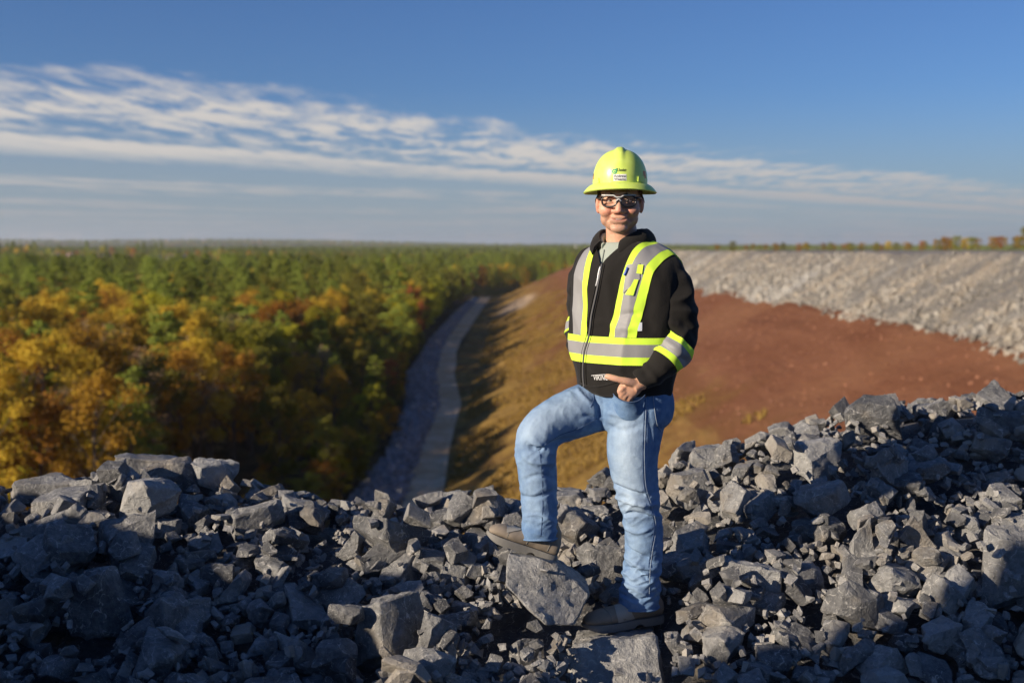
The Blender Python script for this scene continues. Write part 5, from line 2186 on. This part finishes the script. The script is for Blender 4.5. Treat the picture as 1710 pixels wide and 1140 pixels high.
v_, f_ = loft(rings)
part('undershirt', mesh('undershirt', v_, f_, True), M_TEE)


# sleeves
def sleeve(path, fstrokes, seed, bands, band_off=.0025):
    me = union([limb(ppath(path), 40, 6)], .0055, 3, .5, 'sleeve')
    V, N = get_vn(me)
    wrinkle(me, lambda V, N: .0065 * n3(V, (9, 9, 7), seed) + .0095 * rdg(n3(V, (9, 9, 15), seed + 4)) + .0020 * n3(V, (26, 26, 26), seed))
    if fstrokes:
        fold(me, fstrokes)
    src = me.copy()
    src_bvh[src.name] = bvh_of(me)
    so = _jp('sleeve', me, M_FLEECE)
    for (c0, d0, ls, mats) in bands:
        for i in range(len(mats)):
            a, b = c0 + d0 * ls[i], c0 + d0 * ls[i + 1]
            st = strip(src, [(a, d0), (b, d0)], lambda c, a=a, b=b: (c - a).dot(d0) > 0 and (c - b).dot(d0) < 0 and (c - c0).length < .16, band_off, 'hi_vis_band')
            _jp('hi_vis_band', st, mats[i])
    return so


p0, p1 = px(1133, 578, 4.26), px(1078, 630, 4.20)
dF = Vector((p1 - p0)).normalized()
dF = (dF + Vector((0, 0, -.18))).normalized()
sleeve([(1088, 446, 4.34, .050), (1104, 452, 4.32, .068), (1117, 476, 4.30, .080), (1127, 515, 4.285, .083), (1130, 552, 4.28, .080), (1124, 584, 4.25, .073), (1104, 606, 4.235, .062), (1083, 624, 4.228, .053), (1069, 636, 4.230, .044)],
       [(J((735, 560), (820, 600), (930, 640)), .008, .014), (J((740, 640), (830, 660), (920, 720)), -.009, .014), (J((730, 690), (800, 720), (900, 800)), .008, .012),
        (J((800, 760), (880, 810), (940, 850)), -.006, .010), (J((760, 250), (790, 380), (760, 520)), -.006, .02), (J((900, 250), (960, 400), (970, 560)), .005, .03),
        (J((610, 860), (660, 900), (700, 960)), -.006, .010), (J((640, 840), (700, 900), (760, 980)), .005, .010), (J((880, 600), (960, 640), (1000, 700)), -.007, .014)], 21,
       [(p0, dF, (-.008, .016, .062, .086), (M_LIME, M_SILVER, M_LIME))])
c0 = px(974, 548, 4.55)
sleeve([(1004, 432, 4.50, .055), (988, 440, 4.53, .066), (979, 470, 4.56, .074), (976, 510, 4.58, .071), (975, 540, 4.565, .066), (970, 566, 4.49, .060), (974, 588, 4.43, .048), (988, 600, 4.39, .036)],
       None, 33, [(px(974, 534, 4.565), Vector((0, -.42, -.9)).normalized(), (-.004, .014, .052, .066), (M_LIME, M_SILVER, M_LIME))])

# --- jeans
tk = lambda x, y: (780 + x * 400 / 912, 600 + y * 500 / 1140)        # trouser zoom -> photo
K = lambda *pts: [tk(*p) for p in pts]
pel = loft([ring_pts(tc_(u, v), LT, FW, a, b, 44, 2.2) for (v, u, a, b) in catmull([(618, 1048, .160, .118), (650, 1051, .170, .128), (675, 1053, .172, .136), (700, 1052, .160, .130), (716, 1048, .13, .105)], 4)])
legL = limb(ppath([(1064, 655, 4.37, .090), (1064, 690, 4.36, .106), (1060, 722, 4.355, .107), (1057, 760, 4.35, .098), (1061, 800, 4.35, .087), (1068, 838, 4.35, .079), (1073, 870, 4.36, .075), (1075, 905, 4.37, .074), (1072, 950, 4.38, .072), (1068, 990, 4.385, .077), (1066, 1012, 4.385, .079)]), 44, 6)
legR = limb(ppath([(1040, 662, 4.44, .090), (1015, 672, 4.43, .104), (985, 681, 4.41, .101), (952, 692, 4.375, .094), (922, 706, 4.34, .087), (901, 724, 4.31, .083), (895, 752, 4.30, .079), (898, 790, 4.30, .074), (901, 830, 4.305, .069), (901, 868, 4.305, .067), (899, 897, 4.305, .068)]), 44, 6)
jn_me = union([pel, legL, legR], .0040, 6, .5, 'jeans')
zk_L, zk_R = px(1068, 845, 4.35).z, px(898, 740, 4.3).z
x_split = px(978, 800, 4.33).x


def jean_wr(V, N):
    d = .0040 * n3(V, (9, 9, 5), 2) + .0030 * rdg(n3(V, (12, 12, 7), 7)) + .0012 * rdg(n3(V, (30, 30, 22), 4))
    left = V[:, 0] > x_split
    # stacked folds above the hems and round the knees
    hemz = np.where(left, px(1067, 1010, 4.385).z, px(899, 897, 4.305).z)
    up = V[:, 2] - hemz
    st = rdg(n3(np.stack([V[:, 0] * 9, V[:, 1] * 9, V[:, 2] * 21 + V[:, 0] * 9], 1), (1, 1, 1), 12))
    st2 = rdg(n3(np.stack([V[:, 0] * 13, V[:, 1] * 13, V[:, 2] * 30 - V[:, 0] * 16], 1), (1, 1, 1), 5))
    ampL = .0125 * np.exp(-((up - .11) / .11) ** 2) + .0075 * np.exp(-((V[:, 2] - zk_L) / .09) ** 2)
    ampR = .0065 * np.exp(-((up - .08) / .09) ** 2) + .0060 * np.exp(-((V[:, 2] - zk_R + .03) / .06) ** 2)
    return d + (st + .6 * st2) * np.where(left, ampL, ampR)


wrinkle(jn_me, jean_wr)
fold(jn_me, [
    (K((545, 470), (610, 500), (690, 520)), -0.0126, 0.0086), (K((560, 520), (620, 545), (690, 560)), 0.0092, 0.0086), (K((585, 590), (640, 585), (705, 600)), -0.0103, 0.0086),
    (K((600, 640), (650, 660), (700, 640)), 0.0069, 0.0079), (K((590, 700), (640, 735), (700, 760)), -0.0092, 0.0072), (K((592, 790), (640, 800), (700, 850)), -0.0103, 0.0072), (K((600, 750), (660, 790), (720, 800)), 0.0080, 0.0072),
    (K((590, 850), (650, 870), (715, 840)), 0.0080, 0.0072), (K((585, 890), (640, 915), (700, 900)), -0.0069, 0.0065),
    (K((228, 325), (262, 343), (300, 340)), -0.0161, 0.0094), (K((300, 325), (350, 310), (400, 300)), -0.0092, 0.0101), (K((215, 360), (245, 390), (330, 395)), 0.0080, 0.0101),
    (K((205, 520), (260, 525), (335, 500)), -0.0069, 0.0079), (K((210, 600), (270, 590), (335, 620)), 0.0057, 0.0072), (K((215, 460), (270, 440), (330, 450)), -0.0046, 0.0086),
    (K((480, 130), (500, 180), (505, 240)), -0.0115, 0.0115), (K((400, 90), (440, 140), (480, 175)), 0.0080, 0.0101), (K((430, 220), (460, 215), (498, 230)), -0.0069, 0.0101),
    (K((530, 200), (600, 215), (660, 190)), 0.0057, 0.0086), (K((520, 240), (590, 270), (660, 250)), -0.0046, 0.0101), (K((690, 180), (700, 300), (690, 420)), -0.0034, 0.0086)])
V, N = get_vn(jn_me)
wear = np.zeros(len(V))
for pts, w_, a_ in (([(960, 660, 4.27), (915, 690, 4.24), (880, 715, 4.23)], .085, .75), ([(1045, 720, 4.25), (1045, 790, 4.26), (1052, 840, 4.28)], .075, .85), ([(885, 760, 4.23), (888, 850, 4.24)], .06, .35), ([(1055, 880, 4.3), (1055, 980, 4.31)], .06, .35)):
    pp = [px(*q_) for q_ in pts]
    bd = np.full(len(V), 9.0)
    for i in range(len(pp) - 1):
        bd = np.minimum(bd, seg_dist(V, pp[i], pp[i + 1]))
    wear = np.maximum(wear, a_ * np.exp(-(bd / w_) ** 2))
at = jn_me.attributes.new('wear', 'FLOAT', 'POINT')
at.data.foreach_set('value', wear.astype(np.float32))
jn_bvh = bvh_of(jn_me)
jeans = part('jeans', jn_me, M_DENIM)


def kp(name, vf, mat, smooth=True):
    me = mesh(name, vf[0], vf[1], smooth)
    me.transform(Matrix.Translation(-PL))
    return link(name, me, mat, jeans)


kp('side_seam', lay_line(jn_bvh, K((676, 145), (672, 250), (668, 360), (672, 470), (684, 520), (700, 570), (712, 640), (700, 720), (690, 800), (686, 920)), .0012, .0002, 5, 5), M_STITCH)
kp('side_seam', lay_line(jn_bvh, K((682, 145), (679, 250), (675, 360), (679, 470), (691, 520), (707, 570), (719, 640), (707, 720), (697, 800), (693, 920)), .0011, .0004, 5, 5), M_STITCH2)
kp('inner_seam', lay_line(jn_bvh, K((494, 225), (420, 265), (350, 290), (270, 345)), .0015, .0004, 5, 5), M_STITCH)
kp('shin_seam', lay_line(jn_bvh, K((276, 350), (284, 430), (288, 520), (286, 600), (280, 672)), .0012, .0002, 5, 5), M_STITCH)
kp('fly_seam', lay_line(jn_bvh, K((478, 118), (482, 150), (470, 182)), .0018, .0008, 5, 4), M_STITCH)
edge = catmull([(1018, 647), (1024, 657), (1034, 664.5), (1048, 668), (1065, 666), (1079, 656)], 4)
lv, ncol = [], len(edge)
for r_ in range(7):
    for i, (u, v) in enumerate(edge):
        t = r_ / 6
        loc, nor = hit(jn_bvh, u + (1048 - u) * .25 * t, v + 34 * t)
        s_ = math.sin(math.pi * i / (ncol - 1)) ** .7
        lv.append(loc + Vector((0, -1, 0)) * ((.054 * s_) * (1 - t) ** 1.3 + .0015))
pk = [(r_ * ncol + i, (r_ + 1) * ncol + i, (r_ + 1) * ncol + i + 1, r_ * ncol + i + 1) for r_ in range(6) for i in range(ncol - 1)]
kp('front_pocket', (lv, pk), M_DENIM)
kp('pocket_edge', limb([(*(lv[i] + Vector((0, -.001, 0))), .0020) for i in range(ncol)], 6, 1), M_STITCH)
v_, f_ = lay(jn_bvh, K((706, 112), (768, 116), (742, 272), (722, 245)), 6, 10, .0020)
kp('back_pocket', (v_, f_), M_DENIM)
kp('pocket_stitch', lay_line(jn_bvh, K((707, 114), (712, 180), (722, 245), (740, 272)), .0014, .0022, 5, 4), M_STITCH2)
kp('pocket_stitch', lay_line(jn_bvh, K((707, 122), (735, 126), (766, 126)), .0012, .0022, 5, 4), M_STITCH2)
loc, nor = hit(jn_bvh, *tk(677, 142))
kp('rivet', ellipsoid(loc, (.0038, .0038, .0038), None, 10, 6), M_ORANGE)
for (u, v, Y, r) in ((1066, 1012, 4.385, .0795), (899, 897, 4.305, .0685)):
    c = px(u, v, Y)
    pts = []
    for j in range(33):
        t = 2 * math.pi * j / 32
        d = Vector((math.cos(t), math.sin(t), 0))
        loc, nor, _, _ = jn_bvh.ray_cast(c + UPZ * .006 + d * .2, -d)
        loc = loc if loc else c + d * r
        pts.append((*(loc + d * .0005 + UPZ * (-.002 + .002 * math.sin(3 * t))), .0042))
    kp('hem', limb(pts, 8, 1), M_DENIM)

# --- boots
def boot(heel, toe, up, ankle, sc, tabs):
    ex = (toe - heel).normalized()
    Lb = (toe - heel).length
    ey = up.cross(ex).normalized()
    ez = ex.cross(ey).normalized()
    b = lambda x, y, z: heel + ex * (x * Lb) + ey * y * sc + ez * z * sc
    secs = [(0.00, .020, .030, .080), (.03, .031, .026, .100), (.12, .0375, .024, .128), (.25, .0395, .024, .130), (.36, .0405, .024, .118), (.47, .0435, .024, .100), (.58, .0480, .024, .086), (.70, .0515, .024, .079), (.80, .0500, .024, .076),
            (.89, .0440, .025, .069), (.95, .0340, .026, .058), (.99, .0180, .030, .045)]
    rings = []
    for (x, w_, z0, z1) in catmull(secs, 3):
        zc_, hz_ = (z0 + z1) / 2, (z1 - z0) / 2
        ring = []
        for k in range(28):
            t = 2 * math.pi * k / 28
            ct, st = math.cos(t), math.sin(t)
            yy_ = math.copysign(abs(ct) ** .8, ct) * w_ * (1 - .22 * max(0, st))
            ring.append(b(x, yy_, zc_ + math.copysign(abs(st) ** .85, st) * hz_))
        rings.append(ring)
    up_ = loft(rings)
    sh_ = limb([(*b(.20, 0, .075), .040), (*b(.20, 0, .12), .042), (*ankle, .046)], 24, 5)
    me = union([up_, sh_], .0042, 3, .5, 'upper')
    wrinkle(me, lambda V, N: .0016 * n3(V, (40, 40, 40), 3) + .0022 * n3(V, (16, 16, 16), 8))
    root = empty('boot', heel - PL)
    root.parent = person
    bv = bvh_of(me)

    def bpart(nm, m2, mt):
        m2.transform(Matrix.Translation(-heel))
        return link(nm, m2, mt, root)
    # sole
    out = [(0.0, .020), (-.012, .012), (-.018, 0)]
    prof = [(-.018, .0), (-.006, .022), (.03, .034), (.12, .041), (.28, .041), (.42, .043), (.58, .050), (.72, .0545), (.84, .0525), (.93, .043), (.985, .027), (1.012, .0)]
    pr = catmull(prof, 4)
    loop = [(x, y) for (x, y) in pr] + [(x, -y) for (x, y) in pr[-2:0:-1]]
    lv, nl = [], len(loop)
    levels = [(.0, .985), (.008, 1.0), (.024, 1.0), (.031, .975)]
    for (z, k) in levels:
        for (x, y) in loop:
            zz = z
            if z < .01:
                if .30 < x < .42:
                    zz = z + .013 * min(1, (x - .30) / .02, (.42 - x) / .05)
                zz += .016 * max(0, (x - .82) / .18) ** 1.6
            lv.append(b(.5 + (x - .5) * k, y * k, zz))
    fc = [(i * nl + j, i * nl + (j + 1) % nl, (i + 1) * nl + (j + 1) % nl, (i + 1) * nl + j) for i in range(3) for j in range(nl)]
    fc += [tuple(range(nl))[::-1], tuple(3 * nl + j for j in range(nl))]
    sm = mesh('sole', lv, fc, True)
    sm.set_sharp_from_angle(angle=R(40))
    bpart('sole', sm, M_SOLE)
    tv_, tf_ = [], []
    # toe-cap seam and welt
    def over(x, n=14, zmax=.14):
        pts = []
        for k in range(n + 1):
            t = math.pi * (.06 + .88 * k / n)
            o_ = b(x, 0, .03)
            d = (ey * math.cos(t) + ez * math.sin(t))
            loc, nor, _, _ = bv.ray_cast(o_ + d * .2, -d)
            if loc:
                pts.append((*(loc + d * .0006), .0016))
        return pts
    for x in (.74, .46, .16):
        pts = over(x)
        if len(pts) > 4:
            v1_, f1_ = limb(pts, 5, 1)
            bpart('seam', mesh('seam', v1_, f1_, True), M_SOLE)
    for quad in tabs:
        v1_, f1_ = lay(bv, quad, 4, 5, .003)
        bpart('tongue_tab', mesh('tongue_tab', v1_, f1_, True), M_GORE)
    bpart('upper', me, M_BOOT)
    pts = []
    for k in range(25):
        t = 2 * math.pi * k / 24
        pts.append((*(ankle + Vector((math.cos(t) * .047, math.sin(t) * .047, 0))), .005))
    v1_, f1_ = limb(pts, 8, 1)
    bpart('cuff', mesh('cuff', v1_, f1_, True), M_GFRAME)
    return root


boot(px(1103, 1036, 4.44), px(974, 1054, 4.272), UPZ, px(1066, 1004, 4.385), 1.0, [K((560, 935), (604, 930), (640, 985), (575, 1000))])
boot(px(926, 937, 4.315), px(810, 896, 4.30), Vector((.16, 0, 1)).normalized(), px(898, 890, 4.305), .93, [K((150, 625), (196, 615), (205, 650), (150, 660))])

# ------------------------------------------------------------------ haze: even air over the whole place
V, Fc = box_vf(-11500, 11500, -700, 15500, float(GZ.min()) - 1.0, 110.0)
haze = link('haze', mesh('haze', V, Fc))
m, T = material('thin_air')
pv = T.n('ShaderNodeVolumePrincipled', {'Color': (0.86, 0.92, 1.0, 1), 'Density': 0.00007, 'Anisotropy': 0.3})
T.n('ShaderNodeOutputMaterial', {'Volume': pv.outputs[0]})
haze.data.materials.append(m)
haze['kind'] = 'stuff'
